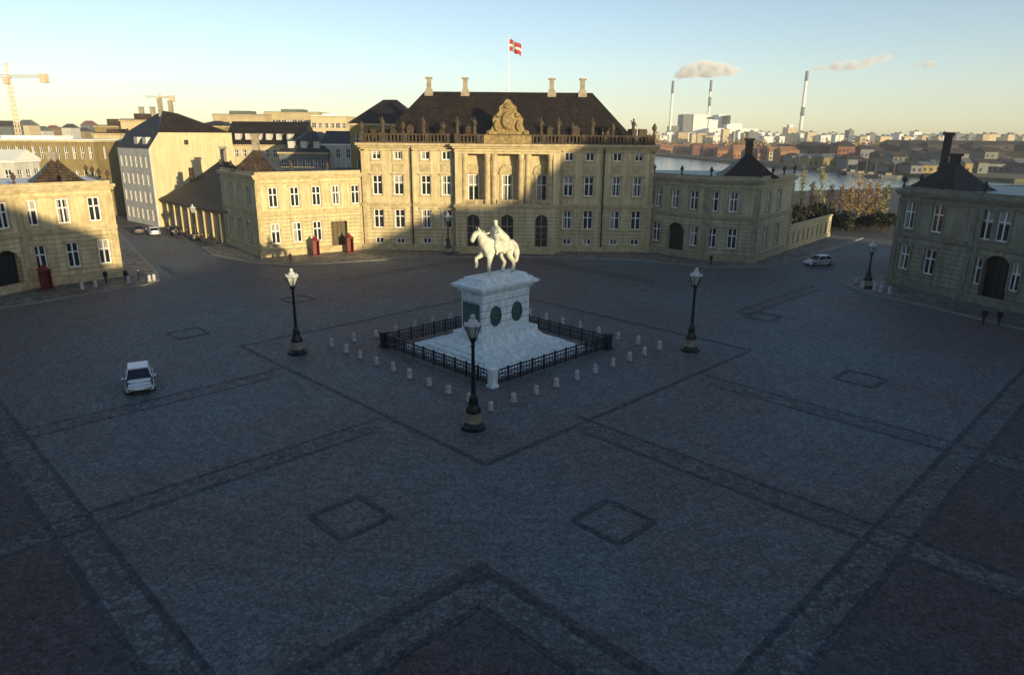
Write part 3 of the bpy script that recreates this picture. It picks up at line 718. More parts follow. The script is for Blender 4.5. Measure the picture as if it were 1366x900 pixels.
# low garden wall running on to the harbour
gw = MB(); a, b = (44.8, 113.2), (59.0, 130.2)
ops = [(u, 0.9, 1.3, 2.0, False) for u in [1.6+2.45*k for k in range(9)]]
P, d, n = grid_wall(gw, a, b, 0, 3.9, ops, 0.18)
for o in ops:
    q0, q1 = P(o[0]-o[2]/2, 0, .18), P(o[0]+o[2]/2, 0, .18); gw.quad((q0[0], q0[1], .9), (q1[0], q1[1], .9), (q1[0], q1[1], 2.9), (q0[0], q0[1], 2.9))
mould(gw, [a, b], -.3, .15, 3.9, 4.15); mould(gw, [a, b], -.02, .1, 0, .7)
B_ = offset_line([a, b], -.8)
gw.quad((*b, 0), (*B_[1], 0), (*B_[1], 3.9), (*b, 3.9)); gw.quad((*B_[1], 0), (*B_[0], 0), (*B_[0], 3.9), (*B_[1], 3.9)); gw.quad((*a, 3.9), (*b, 3.9), (*B_[1], 3.9), (*B_[0], 3.9))
tag(gw.build('garden_wall', M['stone_shade']), 'low sandstone wall with blind niches running from the palace corner towards the harbour trees', 'wall')

# --- palace at the left edge
lp = thing('palace', 'sunlit palace cut by the left edge, its ground floor and dark gateway in shadow', 'palace', (-59, 47, 0), R(90))
main_block(lp, False)
U = lambda p0, p1, px, py: px_u(lp, p0, p1, px, py)
A0, A1, A2, A3 = (22.5, .3), (33.0, -3.0), (40.2, -9.5), (53.0, 0.5)
segs = [(A0, A1, w3(*[U(A0, A1, p, 285) for p in (3, -38, -80)]) + [('arch', U(A0, A1, 14, 370), 0.1, 3.2, 4.8)]),
        (A1, A2, w3(*[U(A1, A2, p, 285) for p in (41, 85, 127)]) + w1(*[U(A1, A2, p, 345) for p in (54, 99, 141)])),
        (A2, A3, w3(3, 8, 13) + w1(3, 8, 13))]
wing(lp, segs, [(45, 13), (22.5, 14)], 11.8, 'stone', 'trim', 'far_white', ((42.0, -2.0), 4.2, 14.9, R(38), 'roof_brown', 0.1), wst='hung')

# --- palace at the right edge
rp = thing('palace', 'shaded grey palace cut by the right edge, with black tent roof and arched gate', 'palace', (59, 49, 0), R(-90))
main_block(rp, False, 'stone_deep_shade', 'trim_deep_shade')
U = lambda p0, p1, px, py: px_u(rp, p0, p1, px, py)
B0, B1, B2, B3 = (-49.2, .8), (-38.6, -11.2), (-28.8, -7.6), (-22.5, -4.6)
segs = [(B0, B1, w3(3, 8, 13) + w1(3, 8, 13)),
        (B1, B2, [('win', U(B1, B2, p, 290), 7.2, 1.5, 3.3) for p in (1213, 1251)] + [('win', U(B1, B2, p, 340), 2.2, 1.5, 3.0) for p in (1206, 1241)]),
        (B2, B3, [('win', u, 7.2, 1.4, 3.3) for u in (.98, U(B2, B3, 1341, 290))] + [('arch', U(B2, B3, 1324, 380), 0.1, 2.9, 5.6), ('win', 0.82, 2.2, 1.15, 3.0), ('win', U(B2, B3, 1358, 350), 2.2, 1.0, 3.0)])]
wing(rp, segs, [(-22.5, 12), (-42, 12)], 11.9, 'stone_deep_shade', 'trim_deep_shade', 'copper', ((-38.4, -5.4), 5.0, 15.4, R(20), 'roof', 0.4))
m = MB(); m.box(-44.5, -43.8, -3.6, -2.9, 11.8, 18.2); m.box(-44.65, -43.65, -3.75, -2.75, 18.2, 18.6); m.build('chimney', M['far_dark'], rp)

# --- the palace the camera looks out from, and added shadow blocks behind it (they throw the long shadows)
cp = thing('palace', 'sandstone palace with hipped roof on the near side of the square', 'palace', (0.0, -4.0, 0), R(180))
main_block(cp, False)
LW = [((-46.6, 5.6), (-36.0, -8.3), []), ((-36.0, -8.3), (-22.5, 0.4), [])]; RW = [((22.5, 0.4), (36.0, -8.3), []), ((36.0, -8.3), (46.6, 5.6), [])]
def plain_wings(r, left, right):
    if left: wing(r, LW, [(-22.5, 14), (-40, 14)], 12.0, 'stone_shade', 'trim_shade', 'copper', ((-37, 2.5), 5.0, 15.7, R(8), 'roof', 1.2), urns=False)
    if right: wing(r, RW, [(40, 14), (22.5, 14)], 12.0, 'stone_shade', 'trim_shade', 'copper', ((37, 2.5), 5.0, 15.7, R(-8), 'roof', 1.2), urns=False)
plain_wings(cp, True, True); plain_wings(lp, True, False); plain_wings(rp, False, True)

# ------------------------------------------------------------------ town buildings
def block(label, cat, cx, cy, w, d, h, rz=0.0, wallm='ochre_wall', roofm='roof', kind='hip', rh=4.0, rows=3, cols=6, scols=3, ww=1.1, wh=1.7, chim=0, group=None, dorm=0, name='town_house', z0=1.2, sides=True, inset=None):
    t = thing(name, label, cat, (cx, cy, 0), rz, group)
    wl, tr = MB(), MB(); hx, hy = w/2, d/2
    C = [(-hx, -hy), (hx, -hy), (hx, hy), (-hx, hy)]
    fl = (h-z0)/max(1, rows)
    for k in range(4):
        p0, p1 = C[k], C[(k+1) % 4]; L = w if k % 2 == 0 else d
        n_ = cols if k == 0 else (scols if (k in (1, 3) and sides) else 0)
        ops = [(L*(i+.5)/n_, z0+fl*j+fl*.22, ww, min(wh, fl*.7), False) for i in range(n_) for j in range(rows)]
        P, dd, nn = grid_wall(wl, p0, p1, 0, h, ops, .15)
        for o in ops: put_window(t, P, dd, nn, o[0], o[1], o[2], o[3], 'plain', .06)
    wl.build('wall', M[wallm], t)
    mould(tr, [C[3], C[0], C[1], C[2]], -.02, .3, h-.35, h-.02); tr.build('cornice', M['trim' if wallm != 'pale_wall' else 'white'], t)
    if kind == 'hip':
        i0, i1 = inset or (min(hy, hx*.8),)*2
        rf = hip_roof(-hx, hx, -hy, hy, h, -hx+i0, hx-i1, h+rh, eave=.35 if not inset else 0).build('roof', M[roofm], t)
    elif kind == 'gable':
        rf = hip_roof(-hx, hx, -hy, hy, h, -hx-.3, hx+.3, h+rh, eave=.3).build('roof', M[roofm], t)
    else:
        m = MB(); m.box(-hx+.1, hx-.1, -hy+.1, hy-.1, h-.02, h+.25); m.box(-hx*.5, hx*.3, -hy*.5, hy*.4, h+.2, h+rh); rf = m.build('roof', M[roofm], t)
    for i in range(chim):
        x = -hx*.7+1.4*hx*(i+.5)/chim
        c = MB(); c.box(x-.5, x+.5, -.5, .5, h+rh*.55, h+rh+1.5); c.box(x-.6, x+.6, -.6, .6, h+rh+1.5, h+rh+1.75); c.build('chimney', M['chimney'], rf)
    for i in range(dorm):
        x = -hx*.8+1.6*hx*(i+.5)/dorm; y0 = -hy+.5; zz = h+rh*.28
        m = MB(); m.box(x-.6, x+.6, y0+.3, y0+2.6, zz-.4, zz+1.0); m.build('dormer', M['pale_wall'], rf)
        m = MB(); m.box(x-.75, x+.75, y0+.15, y0+3.2, zz+1.0, zz+1.15); m.build('dormer_roof', M[roofm], rf)
    return t

def px_block(label, cat, px0, px1, pytop, y, depth=12, **k):
    a, b = at(px0, pytop, y), at(px1, pytop, y)
    return block(label, cat, (a.x+b.x)/2, y+depth/2, b.x-a.x, depth, (a.z+b.z)/2, **k)

# left of the square
px_block('long ochre building with rows of tall windows rising behind the left-edge palace', 'building', -60, 124, 187, 150, 14, wallm='ochre_wall', roofm='far_white', kind='flat', rh=.9, rows=3, cols=17, ww=.8, wh=2.6, name='long_building', scols=2)
px_block('narrow pale building with small windows between the ochre block and the tall gabled house', 'building', 124, 159, 178, 168, 12, wallm='cream_wall', roofm='roof_brown', kind='flat', rh=1.0, rows=4, cols=4, ww=.7, name='town_house')
px_block('plain cream block with two dark chimneys poking up left of the tall black roof', 'building', 160, 204, 160, 185, 12, wallm='cream_wall', roofm='roof_brown', kind='flat', rh=1.6, rows=4, cols=3, ww=.8, chim=2, name='town_house')
px_block('brown flat-topped block on the skyline behind the narrow pale building', 'building', 126, 165, 168, 215, 12, wallm='ochre_wall', roofm='roof_brown', kind='flat', rh=2.0, rows=3, cols=6, name='town_house')
px_block('small white gabled house standing behind the left-edge palace roof', 'building', -45, 18, 214, 112, 6, wallm='pale_wall', roofm='far_white', kind='gable', rh=1.6, rows=3, cols=3, name='house')

# tall house with the big black roof: grey street front, blank sunny fire wall
t = thing('tall_house', 'tall house with huge black roof, grey windowed front and blank sunlit side wall', 'building', (-68.6, 135.5, 0))
O = Vector((-68.6, 135.5)); a = Vector((-79.9, 145.4))-O; c = Vector((-57.6, 148.0))-O; e = a+c
wl = MB(); ops = [(1.6+2.35*i, 1.0+3.35*j, 1.15, 2.1, False) for i in range(6) for j in range(4)]
P, d, n = grid_wall(wl, a, (0, 0), 0, 14.6, ops, .15)
for o in ops: put_window(t, P, d, n, o[0], o[1], o[2], o[3], 'plain', .06)
cu = c.normalized(); L = c.length
def fw(u, z): q = cu*u; return (q.x, q.y, z)
wl.poly([fw(0, 0), fw(L, 0), fw(L, 17.6), fw(2.2, 17.6), fw(0, 14.6)])
wl.quad((*c, 0), (*e, 0), (*e, 17.6), (*c, 17.6)); wl.quad((*e, 0), (*a, 0), (*a, 14.6), (*e, 17.6))
wl.build('wall', [M['pale_wall']], t)
m = MB(); off = Vector((cu.y, -cu.x))*.06
m.poly([(q[0]+off.x, q[1]+off.y, q[2]) for q in (fw(.3, .1), fw(L, .1), fw(L, 17.6), fw(2.3, 17.6), fw(.3, 14.9))]); m.build('fire_wall', M['cream_wall'], t)
w = MB(); q = cu*7.2+off*1.5; T = Matrix.Translation((q.x, q.y, 15.8)) @ Matrix.Rotation(math.atan2(cu.y, cu.x), 4, 'Z'); w.box(-.4, .4, -.04, .02, -.45, .45, T); w.build('window', M['gate'], t)
rf = MB(); i = 0
z1, z2 = 17.6, 21.6
up = cu*2.2
p = [(*a, 14.6), (0, 0, 14.6), (up.x, up.y, z1), (*(a+up), z1), (*c, z1), (*e, z1)]
rf.quad(p[0], p[1], p[2], p[3])
au = a.normalized()
r0 = (*(up*2.2+au*2.8), z2); r1 = (*(up*2.6+au*6), z2); r2 = (*(c*.45+au*3), z2-.4)
rf.poly([p[2], r0, r1, p[3]]); rf.poly([p[2], p[4], r2, r0]); rf.poly([p[4], p[5], (*(e*.62), z2-.5), r2]); rf.poly([p[3], r1, (*(e*.62), z2-.5), p[5]]); rf.poly([r0, r2, (*(e*.62), z2-.5), r1])
rfo = rf.build('roof', M['roof'], t)
for k in (3, 7):
    m = MB(); q = a*(k/15.0)+up*.5; T = Matrix.Translation((q.x, q.y, 15.2)) @ Matrix.Rotation(math.atan2(-a.y, -a.x), 4, 'Z')
    m.box(-.8, .8, -.5, 1.6, -.2, 1.5, T); m.build('dormer', M['pale_wall'], rfo)
for k, hh in ((.30, 24.0), (.42, 23.6)):
    m = MB(); q = c*k+au*4.4; m.box(q.x-.35, q.x+.35, q.y-.35, q.y+.35, 20.5, hh); m.build('chimney', M['chimney'], rfo)

# low pavilion with sweeping roof at the street corner
t = thing('corner_pavilion', 'low yellow colonnaded building with sweeping dark roof beside the left street', 'building')
A, B = gr(214, 266, 5.2), gr(305, 284, 5.2); A, B = Vector(A[:2]), Vector(B[:2]); dd = (B-A).normalized(); nb = Vector((-dd.y, dd.x)); Cc, Dd = B+nb*13, A+nb*13
wl = MB(); Lw = (B-A).length; nw = 9
ops = [(Lw*(i+.5)/nw, 0.8, .75, 3.3, False) for i in range(nw)]
P, d, n = grid_wall(wl, A, B, 0, 5.2, ops, .3)
for o in ops: put_window(t, P, d, n, *o[:4], 'plain', .1)
for p0, p1 in ((B, Cc), (Cc, Dd), (Dd, A)): wl.quad((*p0, 0), (*p1, 0), (*p1, 5.2), (*p0, 5.2))
wl.build('wall', M['ochre_wall'], t)
for i in range(nw+1):
    tr = MB(); q = A+dd*min(Lw-.2, max(.2, Lw*i/nw)); T = Matrix.Translation((*q, 0)) @ Matrix.Rotation(math.atan2(dd.y, dd.x), 4, 'Z'); tr.box(-.2, .2, -.22, .02, 0, 4.9, T); tr.build('pilaster', M['cream_wall'], t)
rf = MB(); ev = [A-dd*.5-nb*.6, B+dd*.5-nb*.6, Cc+dd*.5+nb*.6, Dd-dd*.5+nb*.6]
pk = gr(266, 222, 0); apx = (A+B)/2+nb*6+dd*1.5
tent_roof(rf, [(*q,) for q in ev], 5.2, (apx.x, apx.y), 13.4)
rfo = rf.build('roof', M['roof'], t)
q = at(266, 205, apx.y); m = MB(); m.box(apx.x-.4, apx.x+.4, apx.y-.4, apx.y+.4, 12.3, 15.0); m.box(apx.x-.55, apx.x+.55, apx.y-.55, apx.y+.55, 15.0, 15.3); m.build('chimney', M['chimney'], rfo)
q = A+dd*Lw*.28+nb*3.2; m = MB(); m.box(q.x-.35, q.x+.35, q.y-.35, q.y+.35, 8.0, 11.4); m.build('chimney', M['roof_brown'], rfo)

px_block('yellow house with long black roof and white dormers left of the centre palace', 'building', 299, 402, 193, 168, 14, wallm='cream_wall', roofm='roof', kind='gable', rh=5.2, rows=4, cols=10, dorm=6, name='town_house', wh=1.5)
px_block('slate roofed house with many small windows behind the sunlit side pavilion', 'building', 372, 436, 203, 150, 14, wallm='far_grey', roofm='roof_blue', kind='hip', rh=4.2, rows=3, cols=6, dorm=3, name='town_house')
px_block('white rear house with dark windows squeezed against the centre palace', 'building', 430, 484, 192, 152, 10, wallm='pale_wall', roofm='roof_blue', kind='gable', rh=2.6, rows=4, cols=4, name='town_house', ww=1.0)
px_block('brown gabled wing with black hipped roof peeping out left behind the centre palace', 'building', 466, 560, 165, 132, 14, wallm='ochre_wall', roofm='roof', kind='hip', rh=4.4, rows=4, cols=4, name='rear_wing')
px_block('dark slate roof between the yellow house and the white rear house', 'building', 395, 440, 190, 185, 12, wallm='far_grey', roofm='roof_blue', kind='hip', rh=2.6, rows=3, cols=4, name='town_house')
px_block('pale olive flat-roofed block on the skyline left of the centre palace', 'building', 283, 352, 153, 300, 18, wallm='tan', roofm='far_green', kind='flat', rh=1.6, rows=4, cols=9, name='flat_block', ww=1.8)
px_block('long greenish flat-roofed block on the skyline, widest of the row', 'building', 352, 425, 150, 310, 18, wallm='tan', roofm='far_green', kind='flat', rh=1.4, rows=4, cols=10, name='flat_block', ww=2.0)
px_block('cream flat-roofed block touching the left end of the brown rear wing', 'building', 414, 462, 155, 290, 18, wallm='cream_wall', roofm='far_white', kind='flat', rh=1.0, rows=4, cols=6, name='flat_block', ww=1.8)
px_block('dark low roof stepping down right of the tall house', 'building', 258, 300, 168, 200, 12, wallm='ochre_wall', roofm='far_dark', kind='hip', rh=1.4, rows=3, cols=4, name='town_house')

# skyline on the left
rnd = random.Random(3)
for i in range(44):
    px = -40+i*12.5+rnd.uniform(-4, 4); y = rnd.uniform(420, 900); top = 170+rnd.uniform(-6.5, 3)
    if 150 < px < 300: top += 3
    w = rnd.uniform(10, 26); a, b = at(px, top, y), at(px+w, top, y)
    t = thing('skyline_house', 'small hazy house of the low skyline left of the centre palace', 'building', ((a.x+b.x)/2, y, 0), 0, 'houses of the left skyline')
    wm, rm = rnd.choice(['tan', 'ochre_wall', 'cream_wall', 'far_grey', 'pale_wall']), rnd.choice(['roof_brown', 'far_dark', 'brick', 'far_green'])
    h = max(6, a.z); hw = (b.x-a.x)/2
    m = MB(); m.box(-hw, hw, 0, 14, 0, h-2); m.build('wall', M[wm], t)
    hip_roof(-hw, hw, 0, 14, h-2, -hw*.7, hw*.7, h+rnd.uniform(.5, 3), eave=.3).build('roof', M[rm], t)

# unseen blocks added behind the camera, roof profiles shaped to cast the shadow edges
SHADE = []
def shade_block(x, y, w, d, h, rh, kind='hip', rz=0, inset=None): SHADE.append(block('unseen shadow-casting block added behind the near palace', 'building', x, y, w, d, h, rz, 'brick', 'roof', kind, rh, 1, 1, 1, inset=inset, group='unseen shadow-casting blocks behind the near palace', name='town_house', sides=False))
shade_block(14.5, -40, 59, 8, 27.4, 4.8, inset=(4, 12)); shade_block(44.1, -40, .8, 8, 27.2, .1, 'flat')
shade_block(49.8, -40, 10.4, 8, 20.9, .1, 'flat'); shade_block(58, -40, 6, 8, 22.5, .1, 'flat'); shade_block(63.2, -40, 4, 8, 23.3, .1, 'flat'); shade_block(80, -40, 30, 8, 24.0, .1, 'flat')
shade_block(105.2, -40, 20.4, 8, 27.2, 6.5, inset=(12, 1)); shade_block(119.6, -40, 8.2, 8, 34.3, 2.9, inset=(8, .1))
shade_block(155, -41, 64, 10, 37.3, 7, inset=(6, 6)); shade_block(-52, -40, 74, 8, 24, 5)

# ------------------------------------------------------------------ monument
def skin_body(name, verts, edges, radii, mats, parent=None, loc=(0, 0, 0), rz=0.0, scale=1.0, sub=2, root=0, zones=None):
    me = bpy.data.meshes.new(name+'_skel'); me.from_pydata([tuple(Vector(v)*scale) for v in verts], edges, [])
    tmp = bpy.data.objects.new(name+'_skel', me); COL.objects.link(tmp)
    tmp.modifiers.new('skin', 'SKIN').use_smooth_shade = True
    for i, r in enumerate(radii):
        rr = r if isinstance(r, (tuple, list)) else (r, r)
        me.skin_vertices[0].data[i].radius = (rr[0]*scale, rr[1]*scale)
        me.skin_vertices[0].data[i].use_root = (i == root)
    s = tmp.modifiers.new('sub', 'SUBSURF'); s.levels = sub; s.render_levels = sub
    dg = bpy.context.evaluated_depsgraph_get(); out = bpy.data.meshes.new_from_object(tmp.evaluated_get(dg))
    bpy.data.objects.remove(tmp); out.name = name
    out.materials.clear()
    for m in mats: out.materials.append(m)
    out.polygons.foreach_set('use_smooth', [True]*len(out.polygons))
    if zones:
        for p in out.polygons: p.material_index = zones(p.center/scale)
    return link(name, out, parent, loc, rz)

mon = thing('equestrian_monument', 'pale equestrian statue of a rider on a tall stone pedestal inside the iron fence', 'monument', (CX, CY, 0), R(45+180))
# local frame: +x = where the horse looks
m = MB()
def rect(a, b): return [(-a, -b), (a, -b), (a, b), (-a, b)]
def frus(m, a0, b0, a1, b1, z0, z1):
    P0, P1 = rect(a0, b0), rect(a1, b1); i = len(m.v)
    m.v += [(*p, z0) for p in P0]+[(*p, z1) for p in P1]
    for k in range(4): m.f.append((i+k, i+(k+1) % 4, i+4+(k+1) % 4, i+4+k)); m.m.append(m.cur)
    m.f.append((i+4, i+5, i+6, i+7)); m.m.append(m.cur)
m.box(-5.3, 5.3, -4.4, 4.4, 0.06, .34); m.box(-4.8, 4.8, -3.8, 3.8, .34, .62)
m.build('steps', M['marble'], mon)
m = MB()
prof = [(4.3, 3.1, .62), (4.3, 3.1, .82), (3.95, 2.75, .86), (3.6, 2.3, 1.05), (3.35, 1.95, 1.4), (3.3, 1.85, 1.7), (3.3, 1.85, 1.9), (3.0, 1.45, 2.0), (2.8, 1.25, 2.1), (2.8, 1.25, 5.25), (3.0, 1.42, 5.4), (3.05, 1.5, 5.6), (3.4, 1.85, 5.75), (3.4, 1.85, 6.0), (3.1, 1.55, 6.1), (2.9, 1.4, 6.3)]
for (a0, b0, z0), (a1, b1, z1) in zip(prof, prof[1:]): frus(m, a0, b0, a1, b1, z0, z1)
m.box(-2.6, 2.6, 1.22, 1.30, 2.2, 2.32); m.box(-2.6, 2.6, -1.30, -1.22, 4.95, 5.08); m.box(-2.6, 2.6, 1.22, 1.30, 4.95, 5.08)
m.build('pedestal', M['marble'], mon)
jt = MB()
for z in (2.75, 3.35, 3.95, 4.6):
    for s_ in (-1, 1): jt.box(-2.8, 2.8, s_*1.2515-.0015, s_*1.2515+.0015, z-.02, z+.02); jt.box(s_*2.8015-.0015, s_*2.8015+.0015, -1.25, 1.25, z-.02, z+.02)
jt.build('block_joint', M['far_grey'], mon)['kind'] = 'stuff'
for s in (-1, 1):
    for x in (-1.25, 1.25):
        o = MB(); N = 20
        for (r, y) in ((1.0, 1.252), (.98, 1.36), (.82, 1.38), (.78, 1.30), (.45, 1.36), (.2, 1.42)):
            pass
        rings = [[(x+r*.62*math.cos(2*math.pi*k/N), s*y, 3.35+r*.88*math.sin(2*math.pi*k/N)) for k in range(N)] for r, y in ((1.0, 1.252), (.98, 1.36), (.84, 1.39), (.78, 1.31), (.45, 1.38), (.12, 1.42))]
        for a, b in zip(rings, rings[1:]):
            for k in range(N): o.quad(a[k], a[(k+1) % N], b[(k+1) % N], b[k])
        o.poly(rings[-1]); o.build('medallion', M['verdigris'], mon, True)
for s in (1, -1):
    o = MB(); o.box(min(s*2.8, s*2.9), max(s*2.8, s*2.9), -1.0, 1.0, 2.35, 4.5); o.box(min(s*2.9, s*2.97), max(s*2.9, s*2.97), -.85, .85, 2.48, 4.38)
    o.lathe([(.3, 2.0), (.62, 2.15), (.7, 2.4)], (s*2.7, 0, 0), 10); o.build('plaque', M['plaque'], mon)
m = MB(); frus(m, 2.75, 1.2, 2.6, 1.05, 6.3, 6.55); m.build('plinth', M['marble'], mon)
HS = 1.82
hv = [(-.50, 0, 1.36), (-.2, 0, 1.34), (.18, 0, 1.32), (.46, 0, 1.42), (.62, 0, 1.68), (.74, 0, 1.92), (.86, 0, 2.06), (1.00, 0, 1.98), (1.10, 0, 1.78), (1.14, 0, 1.60),
      (-.78, 0, 1.46), (-.95, 0, 1.25), (-1.02, 0, .90), (-1.0, 0, .45),
      (-.58, .19, 1.1), (-.48, .21, .88), (-.76, .20, .52), (-.70, .20, .16), (-.62, .20, .05),
      (-.58, -.19, 1.1), (-.36, -.21, .88), (-.56, -.20, .52), (-.46, -.20, .16), (-.38, -.20, .05),
      (.46, .18, 1.08), (.42, .20, .86), (.47, .20, .50), (.45, .20, .15), (.52, .20, .05),
      (.52, -.18, 1.1), (.60, -.20, .92), (.84, -.20, .84), (.80, -.20, .50), (.87, -.20, .40)]
he = [(0, 1), (1, 2), (2, 3), (3, 4), (4, 5), (5, 6), (6, 7), (7, 8), (8, 9), (0, 10), (10, 11), (11, 12), (12, 13),
      (0, 14), (14, 15), (15, 16), (16, 17), (17, 18), (0, 19), (19, 20), (20, 21), (21, 22), (22, 23),
      (3, 24), (24, 25), (25, 26), (26, 27), (27, 28), (3, 29), (29, 30), (30, 31), (31, 32), (32, 33)]
hr = [.33, .34, .36, .32, .25, .20, .155, .14, .11, .09, .12, .14, .15, .06,
      .20, .15, .09, .07, .09, .20, .15, .09, .07, .09, .16, .12, .085, .07, .09, .16, .12, .085, .06, .08]
horse = skin_body('horse', hv, he, hr, [M['statue']], mon, (0, 0, 6.5), 0, HS)
horse.scale.x = 1.2; horse.rotation_euler.z = R(-6)
mn = MB()      # mane, ears, saddle cloth
for k in range(9):
    t_ = k/8; x = .44+.40*t_; z = 1.78+.42*t_
    mn.lathe([(.01, -.12), (.06, -.05), (.075, .03), (.02, .12)], (x*HS, 0, z*HS), 6, sy=.7)
mn.v = [(v[0], v[1], v[2]) for v in mn.v]
for s in (-1, 1): mn.tube((.86*HS, s*.08*HS, 2.14*HS), (.88*HS, s*.10*HS, 2.30*HS), .06, .01, 5)
mn.build('mane', M['statue'], horse, True)
m = MB(); m.lathe([(.30, -.26), (.34, -.1), (.33, .02), (.25, .06)], (.02*HS, 0, 1.58*HS), 14, sx=HS, sy=HS*1.02); m.build('saddle_cloth', M['statue'], horse, True)
rv = [(.02, 0, 1.72), (.0, 0, 1.95), (.0, 0, 2.15), (.02, 0, 2.28), (.03, 0, 2.42), (.05, 0, 2.52),
      (.0, .20, 2.14), (.08, .27, 1.93), (.30, .16, 1.88), (.0, -.20, 2.14), (.05, -.32, 1.92), (.30, -.36, 1.88),
      (.10, .20, 1.66), (.36, .34, 1.45), (.26, .37, 1.10), (.36, .38, 1.03), (.10, -.20, 1.66), (.36, -.34, 1.45), (.26, -.37, 1.10), (.36, -.38, 1.03)]
re_ = [(0, 1), (1, 2), (2, 3), (3, 4), (4, 5), (2, 6), (6, 7), (7, 8), (2, 9), (9, 10), (10, 11), (0, 12), (12, 13), (13, 14), (14, 15), (0, 16), (16, 17), (17, 18), (18, 19)]
rr = [.17, .16, .18, .07, .105, .09, .09, .065, .045, .09, .065, .045, .12, .10, .065, .05, .12, .10, .065, .05]
rider = skin_body('rider', rv, re_, rr, [M['statue']], mon, (0, 0, 6.5), 0, HS)
m = MB(); m.lathe([(.13, -.02), (.15, .03), (.13, .08), (.04, .12)], (.045*HS, 0, 2.47*HS), 10, sx=HS*.75, sy=HS*.75); m.build('laurel_wreath', M['statue'], rider, True)
m = MB(); m.tube((.28*HS, -.36*HS, 1.86*HS), (.46*HS, -.38*HS, 2.06*HS), .04, .04); m.build('baton', M['statue'], rider)
m = MB(); i = len(m.v)   # cloak falling over the croup
for k in range(6):
    t_ = k/5; m.tube(((-.12-.40*t_)*HS, 0, (2.05-.42*t_)*HS), ((-.2-.40*t_)*HS, 0, (1.95-.42*t_)*HS), .30+.16*t_, .30+.16*t_, 10)
m.build('cloak', M['statue'], rider, True)

# fence round the monument
FR = 9.75
fence = thing('iron_fence', 'black iron lattice fence with corner posts enclosing the pale monument', 'fence', (CX, CY, 0))
cs = [(-FR, 0), (0, -FR), (FR, 0), (0, FR)]
for k in range(4):
    a, b = Vector(cs[k]), Vector(cs[(k+1) % 4]); L = (b-a).length; d = (b-a)/L
    m = MB(); T0 = Matrix.Translation((*a, 0)) @ Matrix.Rotation(math.atan2(d.y, d.x), 4, 'Z')
    m.box(0.3, L-.3, -.05, .05, 1.12, 1.22, T0); m.box(0.3, L-.3, -.04, .04, .18, .27, T0); m.box(.3, L-.3, -.03, .03, .86, .93, T0)
    nb_ = 10; w = (L-.6)/nb_
    for j in range(nb_):
        x0 = .3+j*w
        m.box(x0-.06, x0+.06, -.07, .07, .08, 1.32, T0)
        for p, q in (((x0, .27), (x0+w, .86)), ((x0, .86), (x0+w, .27)), ((x0, .56), (x0+w/2, .86)), ((x0+w/2, .86), (x0+w, .56)), ((x0, .56), (x0+w/2, .27)), ((x0+w/2, .27), (x0+w, .56))):
            m.tube(T0 @ Vector((p[0], 0, p[1])), T0 @ Vector((q[0], 0, q[1])), .035, n=4)
        for q in range(1, 4): m.box(x0+w*q/4-.025, x0+w*q/4+.025, -.02, .02, .27, 1.12, T0)
    m.build('railing', M['iron_blue'], fence)
    m = MB(); T1 = Matrix.Translation((*a, 0)) @ Matrix.Rotation(R(45), 4, 'Z')
    m.box(-.26, .26, -.26, .26, .0, 1.3, T1); m.box(-.32, .32, -.32, .32, 1.3, 1.42, T1); m.box(-.34, .34, -.34, .34, .0, .2, T1)
    m.build('corner_post', M['marble' if k == 1 else 'iron_blue'], fence)
m = MB(); m.prism([(CX-FR+.5, CY), (CX, CY-FR+.5), (CX+FR-.5, CY), (CX, CY+FR-.5)], 0.0, .08); struct(m.build('monument_terrace', M['pave']))
m = MB(); m.prism([(CX-8.4, CY), (CX, CY-8.4), (CX+8.4, CY), (CX, CY+8.4)], 0.081, .1); struct(m.build('snowy_terrace_stone', M['marble']))

# bollards
bm_ = MB(); bm_.lathe([(.24, 0), (.26, .08), (.22, .2), (.19, .55), (.21, .68), (.17, .8), (.06, .88)], n=9)
b0 = bm_.mesh('stone_bollard', M['bollard'], True)
BR = 14.3; N = 9
for k in range(4):
    a = [(-BR, 0), (0, -BR), (BR, 0), (0, BR)][k]; b = [(0, -BR), (BR, 0), (0, BR), (-BR, 0)][k]
    nm = ['front left', 'front right', 'back right', 'back left'][k]
    for i in range(N):
        t_ = (i+.0)/N
        o = link('stone_bollard', b0, None, (CX+a[0]+(b[0]-a[0])*t_+rnd.uniform(-.05, .05), CY+a[1]+(b[1]-a[1])*t_, 0), rnd.uniform(0, 6))
        o.scale = (rnd.uniform(.8, 1.0),)*2+(rnd.uniform(.72, .95),)
        tag(o, 'knee-high granite bollard in the %s row round the monument fence' % nm, 'bollard', 'bollards of the %s row round the monument' % nm)

